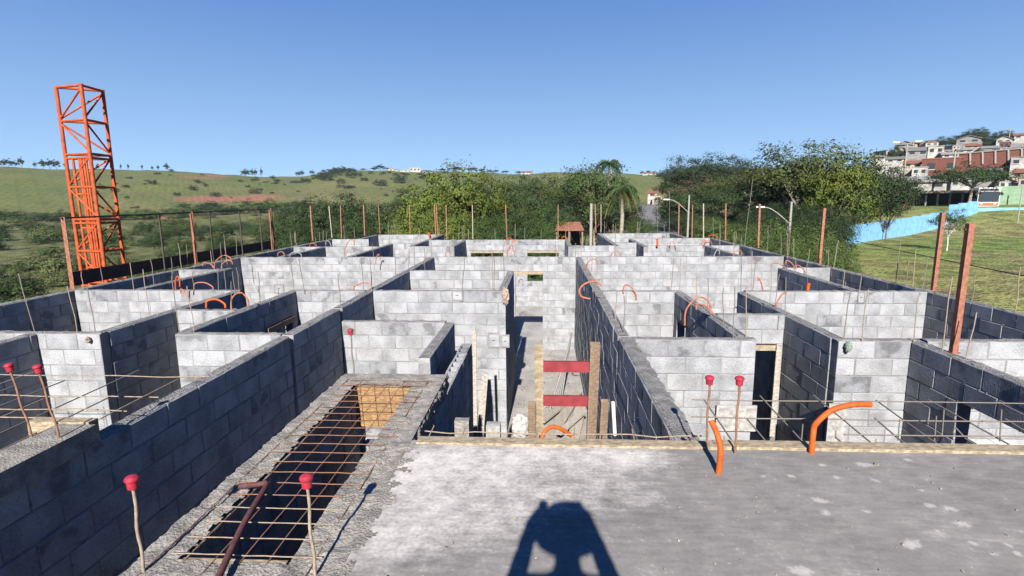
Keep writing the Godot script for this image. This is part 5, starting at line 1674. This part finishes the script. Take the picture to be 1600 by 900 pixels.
		tree("tiny", "deep", t[0], t[1], 447, t[2], "ridge_tree", "small dark tree on the skyline of the pasture hill", "tree", "trees on the skyline")
	tree("round", "deep", 382, 264, 425, 13, "ridge_tree", "rounded lone tree just below the skyline of the pasture hill", "tree")
	# scattered on the pasture
	var r2 := RandomNumberGenerator.new()
	r2.seed = 4242
	for t in [[309, 292, 330, 11], [301, 300, 310, 15], [322, 297, 320, 9], [376, 288, 350, 8], [433, 285, 370, 12], [457, 290, 360, 9], [414, 290, 350, 6], [388, 302, 320, 8], [409, 306, 310, 7], [426, 314, 290, 8], [445, 300, 330, 5], [240, 301, 320, 14], [198, 304, 310, 10], [205, 295, 350, 8], [214, 325, 250, 8], [180, 304, 300, 12], [362, 314, 280, 4], [520, 270, 410, 22], [540, 272, 405, 22], [505, 276, 400, 20], [530, 278, 395, 24], [550, 274, 400, 16], [515, 283, 390, 16], [500, 296, 360, 26], [512, 300, 350, 22], [480, 300, 355, 18], [560, 292, 370, 16], [548, 296, 360, 18], [534, 304, 330, 16], [545, 314, 300, 18], [600, 278, 400, 10], [609, 274, 415, 8], [580, 282, 390, 10], [595, 280, 390, 6], [636, 282, 390, 8], [656, 278, 400, 10], [618, 280, 395, 9], [658, 284, 370, 10], [570, 300, 340, 14], [625, 300, 330, 30], [595, 305, 320, 24], [318, 325, 245, 14], [346, 328, 235, 12]]:
		var p := at_r(t[0], t[1], t[2])
		var w: float = t[3] * t[2] * .9 / FOC
		shrub(p.x, p.z, w, w * .7, "deep", "dark shrub dotted on the pasture hillside", "shrubs on the pasture")
	for i in 75:
		var an := deg_to_rad(r2.randf_range(-41, -6))
		var d := r2.randf_range(245, 425)
		var w := r2.randf_range(1.2, 3.4) if i % 4 else r2.randf_range(3.5, 6.0)
		shrub(d * sin(an), -d * cos(an), w, w * r2.randf_range(.45, .8), ["deep", "dark", "olive"][r2.randi() % 3], "small tuft of scrub growing on the open pasture slope", "tufts on the pasture")
	# scrub in the valley on the mast side
	for i in 190:
		var an := deg_to_rad(r2.randf_range(-50, -21))
		var d := 17.0 + 190.0 * pow(r2.randf(), 1.5)
		if d < 26 and rad_to_deg(an) > -38: continue
		var x := d * sin(an); var z := -d * cos(an)
		if x > -11.5 and z > -30: continue
		var w := r2.randf_range(1.3, 3.0) * (1.0 + d / 110.0)
		shrub(x, z, w, w * r2.randf_range(.4, .72), ["scrub", "scrub", "olive", "bush", "mid", "dark"][r2.randi() % 6], "rounded green shrub in the valley scrub behind the mast", "shrubs in the valley")
	for i in 24:   # tree line at the foot of the pasture
		var an := deg_to_rad(-49 + i * 1.2 + r2.randf_range(-.5, .5))
		var d := r2.randf_range(185, 225)
		var w := r2.randf_range(8, 13)
		shrub(d * sin(an), -d * cos(an), w, r2.randf_range(2.0, 3.6) if i < 12 else r2.randf_range(3.2, 6.0), ["dark", "deep", "mid"][r2.randi() % 3], "dark thicket at the foot of the pasture hill", "thickets below the pasture")
	for i in 24:   # bank beyond the road and low plants behind the back walls
		var u := r2.randf_range(1085, 1180)
		var p := at_r(u, 352, r2.randf_range(38, 60))
		shrub(p.x, p.z, r2.randf_range(2, 3.4), r2.randf_range(1.2, 2.6), ["bush", "mid"][r2.randi() % 2], "bright green shrub on the bank below the road", "shrubs on the road bank")
	for i in 30:
		var u := r2.randf_range(430, 1010)
		var p := at_r(u, 360, r2.randf_range(30, 38))
		shrub(p.x, p.z, r2.randf_range(2.2, 3.6), r2.randf_range(2.0, 3.4), ["dark", "mid", "olive", "lime"][r2.randi() % 4] if u < 720 else "mid", "low leafy shrub right behind the back walls", "shrubs behind the back walls")

# ------------------------------------------------------------------ buildings, street things
func house(u0: float, u1: float, v_top: float, v_bot: float, d: float, deep: float, roof: String, wm: Material, rm: Material, label: String, wins := 2, turn := 0.0, cat := "house"):
	var A := at_r(u0, v_bot, d); var B := at_r(u1, v_bot, d)
	var C := at_r((u0 + u1) * .5, v_top, d)
	var w := Vector2(A.x - B.x, A.z - B.z).length()
	var mid := (A + B) * .5
	var y0: float = (A.y + B.y) * .5
	var h: float = C.y - y0
	var yaw := atan2(-mid.x, -mid.z) + turn
	var o := thing("house" if cat == "house" else cat.replace(" ", "_"), label, cat, Vector3(mid.x, y0, mid.z), yaw, "buildings on the town hill" if mid.x > 20 else "far farm houses")
	var g := minf(ground(mid.x, mid.z) - y0 - 1.0, -.3)
	var b := MB.new()
	var wh := h if roof == "flat" else h * .62
	b.box(Vector3(-w / 2, g, -deep), Vector3(w / 2, wh, 0))
	part("wall", b, wm, o)
	b = MB.new()
	var e := .25 + w * .02
	if roof == "flat":
		b.box(Vector3(-w / 2 - .1, h, -deep - .1), Vector3(w / 2 + .1, h + .18, .1))
	elif roof == "gable":     # ridge away from the viewer: the gable faces the camera
		var P := [Vector3(-w / 2 - e, wh, e), Vector3(w / 2 + e, wh, e), Vector3(0, h, e), Vector3(-w / 2 - e, wh, -deep - e), Vector3(w / 2 + e, wh, -deep - e), Vector3(0, h, -deep - e)]
		for s in [0, 1]:
			var q: Vector3 = P[s]; var q2: Vector3 = P[s + 3]
			b.face(q, q2, P[5], P[2], Vector3(-1 if s == 0 else 1, 1, 0))
			b.face(q - Vector3(0, .14, 0), q2 - Vector3(0, .14, 0), P[5] - Vector3(0, .14, 0), P[2] - Vector3(0, .14, 0), Vector3(0, -1, 0))
			b.face(q, q - Vector3(0, .14, 0), P[2] - Vector3(0, .14, 0), P[2], Vector3(0, 0, 1))
		var gb := MB.new()
		gb.tri(Vector3(-w / 2, wh, 0), Vector3(0, h - .1, 0), Vector3(w / 2, wh, 0))
		part("gable", gb, wm, o)
	else:                     # slope towards the viewer
		var Q := [Vector3(-w / 2 - e, wh, e), Vector3(w / 2 + e, wh, e), Vector3(w / 2 + e, h, -deep * .5), Vector3(-w / 2 - e, h, -deep * .5), Vector3(w / 2 + e, wh, -deep - e), Vector3(-w / 2 - e, wh, -deep - e)]
		b.face(Q[0], Q[1], Q[2], Q[3], Vector3(0, 1, 1)); b.face(Q[3], Q[2], Q[4], Q[5], Vector3(0, 1, -1))
		b.face(Q[0] - Vector3(0, .15, 0), Q[1] - Vector3(0, .15, 0), Q[1], Q[0], Vector3(0, 0, 1))
		b.tri(Q[0], Q[3], Q[5]); b.tri(Q[1], Q[4], Q[2])
	part("roof", b, rm, o)
	for i in wins:
		var ww := minf(1.3, w / (wins * 2.0)); var hh := minf(1.2, wh * .38)
		var cx := -w / 2 + w * (i + .5) / wins
		var wb := MB.new()
		wb.box(Vector3(cx - ww / 2, wh * .42, .002), Vector3(cx + ww / 2, wh * .42 + hh, .04))
		var wn := part("window", wb, M.window_dark, o)
		wb = MB.new()
		wb.box(Vector3(cx - ww / 2 - .08, wh * .42 - .1, .004), Vector3(cx + ww / 2 + .08, wh * .42 - .002, .12))
		part("sill", wb, M.white, wn)
func lamp_post(nm: String, base_px: Array, top_px: Array, d: float, arms: int, label: String):
	var t := at_r(top_px[0], top_px[1], d)
	var base := Vector3(t.x, ground(t.x, t.z), t.z)
	if base_px: 
		var q := at_r(base_px[0], base_px[1], d)
		base = Vector3(t.x, minf(q.y, ground(t.x, t.z)), t.z)
	var o := thing(nm, label, "lamp post", base, 0, "street lamps")
	var h := t.y - base.y
	var b := MB.new()
	b.tube([Vector3.ZERO, Vector3(0, h, 0)], [.13, .07] if arms == 2 else [.09, .06], 10)
	part("pole", b, M.concrete_pole, o)
	var right := Vector3(-t.z, 0, t.x).normalized()
	if arms == 2:
		for s in [-1.0, 1.0]:
			b = MB.new()
			b.tube([Vector3(0, h - .1, 0), right * s * .5 + Vector3(0, h + .12, 0), right * s * 1.0 + Vector3(0, h + .2, 0)], .04, 7)
			part("arm", b, M.concrete_pole, o)
			b = MB.new()
			b.bar(right * s * .8 + Vector3(0, h + .17, 0), right * s * 1.5 + Vector3(0, h + .25, 0), .28, .12)
			part("lamp_head", b, M.lamp_head, o)
	else:
		b = MB.new()
		var s := -1.0
		b.tube(smooth_path([Vector3(0, h - 1.3, 0), right * s * .6 + Vector3(0, h - .75, 0), right * s * 1.1 + Vector3(0, h - .4, 0), right * s * 1.5 + Vector3(0, h - .32, 0)], 10), .028, 7)
		part("arm", b, M.concrete_pole, o)
		b = MB.new()
		b.bar(right * s * 1.4 + Vector3(0, h - .31, 0), right * s * 1.85 + Vector3(0, h - .3, 0), .16, .08)
		part("lamp_head", b, M.lamp_head, o)

func town():
	# far farm houses on the ridge and in the valley
	house(640, 657, 262, 269, 440, 8, "flat", M.plaster, M.plaster_grey, "white block house on the skyline of the pasture hill", 3)
	house(606, 616, 262, 268, 440, 8, "gable", M.cream, M.tile_red, "small cream house with red roof on the skyline", 1)
	house(618, 640, 266, 269, 438, 6, "flat", M.plaster, M.asbestos, "low white sheds beside the skyline block house", 2, 0, "farm shed")
	house(660, 684, 267, 270, 438, 6, "slope", M.plaster, M.asbestos, "long low white shed on the skyline past the block house", 2, 0, "farm shed")
	house(814, 832, 267, 272, 440, 8, "slope", M.plaster, M.tile_red, "white farm house with red roof on the skyline", 2)
	house(1004, 1012, 269, 273, 440, 8, "slope", M.cream, M.tile_red, "small cream house at the end of the skyline", 1)
	house(1015, 1026, 269, 273, 440, 8, "slope", M.cream, M.tile_red, "wider cream house at the end of the skyline", 1)
	house(254, 276, 338, 349, 190, 9, "slope", M.plaster, M.tile_red, "white house with red tiled roof in the valley trees", 2)
	house(306, 328, 350, 358, 165, 9, "slope", M.plaster, M.tile_red, "red roofed house low in the valley trees", 2)
	house(358, 382, 336, 347, 205, 9, "slope", M.cream, M.tile_red, "cream house with orange roof below the red earth scar", 2)
	house(392, 418, 340, 348, 200, 9, "slope", M.plaster, M.asbestos, "grey roofed long shed below the red earth scar", 2)
	house(1012, 1026, 296, 310, 150, 9, "slope", M.plaster, M.tile_red, "white house at the top of the road behind the lamp", 1)
	house(1019, 1036, 306, 318, 140, 8, "flat", M.cream, M.tile_red, "peach coloured wall house beside the road", 1)
	house(1144, 1152, 272, 280, 150, 8, "flat", M.cream, M.tile_red, "small yellow house among dark trees beyond the road", 1)
	house(1140, 1180, 284, 302, 140, 9, "slope", M.plaster, M.asbestos, "white stepped house behind the big spreading tree", 2)
	house(1170, 1192, 262, 276, 160, 9, "slope", M.brick, M.tile_red, "brick house partly hidden by the big spreading tree", 1)
	# the town hill
	var hs := [
		[1362, 1384, 241, 251, 190, "slope", M.plaster, M.asbestos, "white house with pale roof at the low end of the town skyline"],
		[1384, 1412, 243, 256, 165, "slope", M.plaster, M.tile_grey, "white house with grey roof below the skyline trees"],
		[1392, 1416, 236, 246, 200, "gable", M.cream, M.asbestos, "cream gabled house near the top of the double lamp"],
		[1416, 1450, 228, 246, 180, "slope", M.asbestos, M.tile_grey, "long grey shed with a red ridge on the town hill"],
		[1449, 1474, 229, 244, 165, "flat", M.plaster, M.plaster_grey, "white cubic house in the middle of the town hill"],
		[1446, 1466, 223, 229, 215, "flat", M.plaster, M.tile_red, "small bright house on the town skyline"],
		[1472, 1500, 236, 248, 160, "slope", M.plaster, M.asbestos, "white house with wide pale roof behind the utility pole"],
		[1494, 1532, 211, 226, 215, "gable", M.asbestos, M.tile_grey, "grey gabled house high on the town hill"],
		[1508, 1530, 224, 233, 190, "slope", M.cream, M.tile_red, "house with bright red roof under the grey gable"],
		[1496, 1520, 230, 240, 175, "slope", M.plaster, M.asbestos, "white roofed house just above the brick terrace wall"],
		[1534, 1560, 226, 238, 185, "slope", M.cream, M.asbestos, "cream house beside the dark trees on the town hill"],
		[1556, 1580, 212, 226, 220, "gable", M.plaster, M.tile_grey, "white gabled house high beside the second hill pole"],
		[1560, 1576, 222, 236, 195, "flat", M.brick, M.asbestos, "unplastered brick house below the white gabled one"],
		[1584, 1612, 206, 218, 225, "slope", M.plaster, M.tile_red, "white house with red roof at the top of the town hill"],
		[1580, 1610, 222, 240, 190, "slope", M.plaster, M.asbestos, "white house above the far end of the brick terrace wall"],
		[1412, 1438, 249, 264, 145, "slope", M.cream, M.tile_red, "house with orange tiled roof beside the brick block"],
		[1424, 1448, 262, 277, 135, "flat", M.plaster, M.plaster_grey, "white house with one dark window above the white hall"],
		[1438, 1500, 248, 276, 140, "flat", M.brick, M.tile_red, "large unplastered brick block behind the utility pole"],
		[1496, 1516, 262, 276, 138, "slope", M.cream, M.tile_red, "salmon house with red roof right of the brick block"],
		[1408, 1484, 274, 299, 122, "slope", M.plaster, M.plaster_grey, "big white hall with a sloping pale roof behind the shelter"],
		[1484, 1514, 275, 299, 121, "flat", M.plaster, M.plaster_grey, "white wall house with small square openings by the utility pole"],
		[1514, 1560, 262, 280, 132, "slope", M.asbestos, M.asbestos, "grey roofed house behind the flat-topped street tree"],
		[1560, 1584, 276, 296, 126, "gable", M.plaster, M.asbestos, "white house with gable behind the green wall"],
		[1578, 1614, 246, 262, 145, "flat", M.plaster, M.asbestos, "white flat house with a terrace above the green wall"],
		[1580, 1616, 262, 280, 135, "slope", M.cream, M.tile_red, "house with orange roof above the green wall"],
		[1590, 1622, 278, 296, 125, "flat", M.cream, M.tile_grey, "dark fronted house at the end of the green wall"]]
	for h in hs: house(h[0], h[1], h[2], h[3], h[4], 9, h[5], h[6], h[7], h[8], 2, rng.randf_range(-.12, .12))
	var hr := RandomNumberGenerator.new()
	hr.seed = 808
	for i in 26:
		var u := hr.randf_range(1366, 1598)
		var d := hr.randf_range(150, 245)
		var vb: float = lerp_tab([[150, 250.0], [200, 236.0], [245, 222.0]], d) + (1480 - u) * .045
		var wpx := hr.randf_range(9, 20); var hp := hr.randf_range(5, 9)
		house(u, u + wpx, vb - hp, vb, d, 7, ["slope", "gable", "flat"][hr.randi() % 3], [M.plaster, M.plaster_grey, M.brick, M.cream, M.plaster_grey][hr.randi() % 5], [M.tile_red, M.asbestos, M.tile_grey, M.asbestos][hr.randi() % 4], "small plain house packed among others on the town hill", 2, hr.randf_range(-.5, .5))
	# brick terrace wall with pale columns
	var o := thing("terrace_wall", "long brick terrace wall with pale concrete columns on the town hill", "wall", at_r(1550, 262, 150))
	var c := o.position
	var A := at_r(1497, 258, 150); var B := at_r(1640, 252, 150)
	var T0 := at_r(1497, 241, 150); var T1 := at_r(1640, 229, 150)
	var b := MB.new()
	var back := Vector3(A.x, 0, A.z).normalized() * .4
	b.face(A - c - Vector3(0, 4, 0), B - c - Vector3(0, 4, 0), T1 - c, T0 - c, -back)
	b.face(T0 - c, T1 - c, T1 - c + back, T0 - c + back, Vector3.UP)
	b.face(A - c + back - Vector3(0, 4, 0), B - c + back - Vector3(0, 4, 0), T1 - c + back, T0 - c + back, back)
	part("wall", b, M.brick, o)
	for i in 8:
		var f := i / 7.0
		b = MB.new()
		b.bar(A.lerp(B, f) - c - back * .3, T0.lerp(T1, f) - c - back * .3, .28, .28)
		part("column", b, M.concrete_pole, o)
	b = MB.new()
	b.bar(T0 - c + Vector3(0, .1, 0), T1 - c + Vector3(0, .1, 0), .5, .2)
	part("coping", b, M.slab_side, o)
	# stepped blue wall at the top of the lawn
	o = thing("stepped_wall", "light blue stepped masonry wall at the top of the lawn", "wall", at_r(1420, 360, 60))
	c = o.position
	var n := 14
	for i in n:
		var f0 := i / float(n); var f1 := (i + 1) / float(n)
		var u0 := lerpf(1322, 1517, f0); var u1 := lerpf(1322, 1517, f1)
		var d0 := lerpf(54, 86, f0); var d1 := lerpf(54, 86, f1)
		var top_v: float = lerp_tab([[1322, 353.0], [1345, 350.0], [1425, 338.0], [1470, 329.5], [1474, 321.0], [1517, 313.5]], (u0 + u1) * .5)
		var P := at_r(u0, 400, d0); var Q := at_r(u1, 400, d1)
		var ty: float = at_r((u0 + u1) * .5, top_v, (d0 + d1) * .5).y
		var dir := (Vector3(Q.x, 0, Q.z) - Vector3(P.x, 0, P.z))
		var midp := Vector3((P.x + Q.x) * .5, 0, (P.z + Q.z) * .5)
		var by := minf(ground(P.x, P.z), ground(Q.x, Q.z)) - .4
		b = MB.new()
		var bs := Basis(dir.normalized(), Vector3.UP, dir.normalized().cross(Vector3.UP))
		b.tbox(Transform3D(bs, Vector3(midp.x, (by + ty) * .5, midp.z) - c), Vector3(dir.length() - .006, ty - by, .2))
		part("panel", b, M.blue_wall, o)
	o = thing("low_blue_wall", "low light blue wall below the bus and the green wall", "wall", at_r(1560, 330, 88))
	c = o.position
	b = MB.new()
	var L0 := at_r(1518, 324.5, 87); var L1 := at_r(1640, 324, 90)
	b.bar(L0 - c - Vector3(0, .5, 0), L1 - c - Vector3(0, .5, 0), .2, 1.0)
	part("wall", b, M.blue_wall, o)
	# shelter with parked things in its shade
	o = thing("shelter", "long dark open shelter with a thin flat roof below the white hall", "shelter", at_r(1470, 327, 112))
	c = o.position
	var S0 := at_r(1405, 301, 108); var S1 := at_r(1532, 299.5, 108)
	var bk := Vector3(S0.x, 0, S0.z).normalized()
	b = MB.new()
	b.bar(S0 - c + bk * 2.5, S1 - c + bk * 2.5, 6.0, .35)
	part("roof", b, M.tile_grey, o)
	b = MB.new()
	b.bar(S0 - c - bk * .55 - Vector3(0, -.05, 0), S1 - c - bk * .55 - Vector3(0, -.05, 0), .1, .4)
	part("fascia", b, M.cream, o)
	for i in 7:
		var p := S0.lerp(S1, .05 + .9 * i / 6.0)
		b = MB.new()
		b.bar(p - c - Vector3(0, 5.5, 0), p - c - Vector3(0, .18, 0), .22, .22)
		part("pillar", b, M.concrete_pole, o)
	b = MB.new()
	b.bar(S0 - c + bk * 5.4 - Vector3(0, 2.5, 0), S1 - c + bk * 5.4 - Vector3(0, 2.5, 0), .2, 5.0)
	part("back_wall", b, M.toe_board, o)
	var ob := MB.new()
	var k0 := at_r(1410, 322, 109); var k1 := at_r(1428, 322, 109)
	ob.bar(k0, k1, 1.2, 1.3)
	solo("orange_skip", ob, M.bus_orange, "orange container under the near end of the dark shelter", "container")
	# green wall
	o = thing("green_wall", "pale green yard wall with two gates behind the low blue wall", "wall", at_r(1580, 325, 112))
	c = o.position
	var G0 := at_r(1553, 310, 112); var G1 := at_r(1640, 309, 112)
	b = MB.new()
	b.bar(G0 - c, G1 - c, .25, 3.6)
	part("wall", b, M.green_wall, o)
	for u in [[1555, 1572], [1575, 1606]]:
		b = MB.new()
		var g0 := at_r(u[0], 316, 111.7); var g1 := at_r(u[1], 316, 111.7)
		b.bar(g0 - c, g1 - c, .1, 2.2)
		part("gate", b, M.green_wall, o)
	# bus
	var bp := at_r(1542.5, 327, 104)
	o = thing("bus", "grey and orange city bus parked head-on beside the green wall", "bus", Vector3(bp.x, bp.y - .1, bp.z), atan2(-bp.x, -bp.z) + .12, "")
	b = MB.new()
	b.box(Vector3(-1.2, .45, -10), Vector3(1.2, 3.15, 0))
	part("body", b, M.bus_white, o)
	b = MB.new()
	b.box(Vector3(-1.12, 1.15, .002), Vector3(1.12, 2.6, .05))
	part("windscreen", b, M.glass, o)
	b = MB.new()
	b.box(Vector3(-1.0, 2.68, .002), Vector3(1.0, 3.0, .05))
	part("destination_sign", b, M.dark_steel, o)
	b = MB.new()
	b.box(Vector3(-1.1, .62, .002), Vector3(1.1, 1.0, .06))
	part("bumper", b, M.bus_orange, o)
	for s in [-1.0, 1.0]:
		b = MB.new()
		b.box(Vector3(.72 * s - .16, .8, .062), Vector3(.72 * s + .16, .98, .08))
		part("headlight", b, M.white, o)
		b = MB.new()
		b.bar(Vector3(1.2 * s, 2.5, .1), Vector3(1.45 * s, 2.1, .25), .08, .3)
		part("mirror", b, M.dark_steel, o)
		for z in [-2.2, -7.6]:
			b = MB.new()
			var w := part("wheel", b, M.tyre, o) if false else null
			var tb := MB.new()
			tb.tube([Vector3(1.0 * s, .48, z), Vector3(1.22 * s, .48, z)], .48, 16)
			part("wheel", tb, M.tyre, o)
		for i in 6:
			b = MB.new()
			b.box(Vector3(1.2 * s - .02, 1.6, -1.5 - i * 1.4), Vector3(1.2 * s + .02, 2.6, -.4 - i * 1.4))
			part("side_window", b, M.glass, o)
	# red tiled hut behind the wall
	o = thing("tiled_hut", "small open hut with a red tiled roof behind the far lit wall", "hut", ground_p(at_r(889, 360, 44)))
	c = o.position
	var hw := 44.0 / FOC * 43
	var ry: float = at_r(889, 347, 44).y - c.y
	b = MB.new()
	b.face(Vector3(-hw / 2, ry - .55, 1.2), Vector3(hw / 2, ry - .55, 1.2), Vector3(hw / 2 - .2, ry, -.6), Vector3(-hw / 2 + .2, ry, -.6), Vector3(0, 1, .5))
	b.face(Vector3(-hw / 2, ry - .62, 1.2), Vector3(hw / 2, ry - .62, 1.2), Vector3(hw / 2, ry - .55, 1.2), Vector3(-hw / 2, ry - .55, 1.2), Vector3(0, 0, 1))
	b.face(Vector3(-hw / 2, ry - .55, -2.4), Vector3(hw / 2, ry - .55, -2.4), Vector3(hw / 2 - .2, ry, -.6), Vector3(-hw / 2 + .2, ry, -.6), Vector3(0, 1, -.5))
	part("roof", b, M.tile_red, o)
	for s in [-1.0, 0.0, 1.0]:
		b = MB.new()
		b.bar(Vector3(hw * .45 * s, 0, 1.0), Vector3(hw * .45 * s, ry - .5, 1.0), .12, .12)
		part("post", b, M.old_wood, o)
	b = MB.new()
	b.box(Vector3(-hw * .46, 0, -2.2), Vector3(hw * .46, ry - .6, -2.0))
	part("back_wall", b, M.toe_board, o)
	# lamps and poles
	lamp_post("street_lamp", [], [1077, 305], 44, 1, "curved-arm street lamp on a pale pole by the road")
	lamp_post("street_lamp", [], [1237, 315], 36, 1, "curved-arm street lamp rising out of the round bushes")
	lamp_post("street_lamp", [1408, 327], [1418, 224], 88, 2, "tall concrete lamp post with two heads beside the dark tree")
	for q in [[1493, 236, 118, "concrete utility pole with a crossarm before the white hall"], [1579, 200, 235, "thin pole with a round lamp high on the town hill"], [1428, 219, 210, "thin pole with a crossarm on the town skyline"], [1598, 290, 80, "thin white pole at the edge of the lawn near the green wall"], [924, 318, 42, "short concrete pole in front of the branching tree"]]:
		var t := at_r(q[0], q[1], q[2])
		var base := Vector3(t.x, ground(t.x, t.z) - .2, t.z)
		var po := thing("utility_pole", q[3], "pole", base, 0, "poles")
		var hh := t.y - base.y
		b = MB.new()
		b.tube([Vector3.ZERO, Vector3(0, hh, 0)], [.17, .11] if q[2] > 100 else ([.06, .05] if q[2] > 70 else [.14, .1]), 9)
		part("pole", b, M.concrete_pole, po)
		if q[2] > 100:
			b = MB.new()
			var rt := Vector3(-t.z, 0, t.x).normalized()
			b.bar(rt * -1.1 + Vector3(0, hh - .3, 0), rt * 1.1 + Vector3(0, hh - .3, 0), .14, .14)
			part("crossarm", b, M.concrete_pole, po)
	# road
	ribbon("road", [at_r(1040, 365, 50), at_r(1034, 365, 62), at_r(1022, 340, 90), at_r(1022, 328, 112), at_r(1060, 326, 120), at_r(1150, 322, 122), at_r(1200, 318, 130)], 6.0, .06, M.asphalt)

# ------------------------------------------------------------------
func _ready():
	rng.seed = 20240611
	# camera
	cam_basis = Basis.from_euler(Vector3(-PITCH, YAW, ROLL))
	var cam := Camera3D.new()
	cam.name = "camera"
	cam.fov = rad_to_deg(2.0 * atan(450.0 / FOC))
	cam.near = 0.05
	cam.far = 4000
	cam.transform = Transform3D(cam_basis, Vector3(0, EYE, 0))
	add_child(cam)
	cam.current = true
	# sky and exposure
	var env := Environment.new()
	var sky := Sky.new()
	var ps := ProceduralSkyMaterial.new()
	ps.sky_top_color = Color(0.085, 0.335, 0.65)
	ps.sky_horizon_color = Color(0.65, 0.80, 0.94)
	ps.sky_curve = 0.17
	ps.ground_horizon_color = Color(0.55, 0.62, 0.66)
	ps.ground_bottom_color = Color(0.25, 0.25, 0.2)
	ps.sun_angle_max = 0.0
	sky.sky_material = ps
	env.background_mode = Environment.BG_SKY
	env.sky = sky
	env.background_energy_multiplier = 0.408
	env.ambient_light_source = Environment.AMBIENT_SOURCE_SKY
	env.tonemap_mode = Environment.TONE_MAPPER_LINEAR
	env.tonemap_exposure = 3.19
	env.fog_enabled = true; env.fog_density = 0.0001; env.fog_light_color = Color(0.78, 0.86, 0.95)
	env.sdfgi_enabled = true; env.ssao_enabled = true; env.ssil_enabled = true
	var we := WorldEnvironment.new()
	we.name = "world_environment"
	we.environment = env
	add_child(we)
	# sun: straight behind the photographer, 31.5 degrees high
	var sun := DirectionalLight3D.new()
	sun.name = "sun"
	var el := deg_to_rad(31.4); var az := deg_to_rad(1.9)
	sun.basis = Basis.looking_at(Vector3(sin(az) * cos(el), -sin(el), -cos(az) * cos(el)))
	sun.light_energy = 1.6
	sun.light_color = Color(1.0, 0.97, 0.93)
	sun.light_angular_distance = 0.5
	sun.shadow_enabled = true
	add_child(sun)
	make_materials()
	build_terrain()
	# storey floor
	var fl := MB.new()
	fl.box(Vector3(-8.7, -.3, -25), Vector3(6.6, 0, 8))
	structure("floor", fl, M.floor)
	define_walls()
	for i in walls.size(): build_wall(i)
	build_slab()
	rods_and_mesh()
	edge_bars()
	site_things()
	conduits()
	starter_bars()
	posts()
	mast()
	vegetation()
	town()
	photographer()
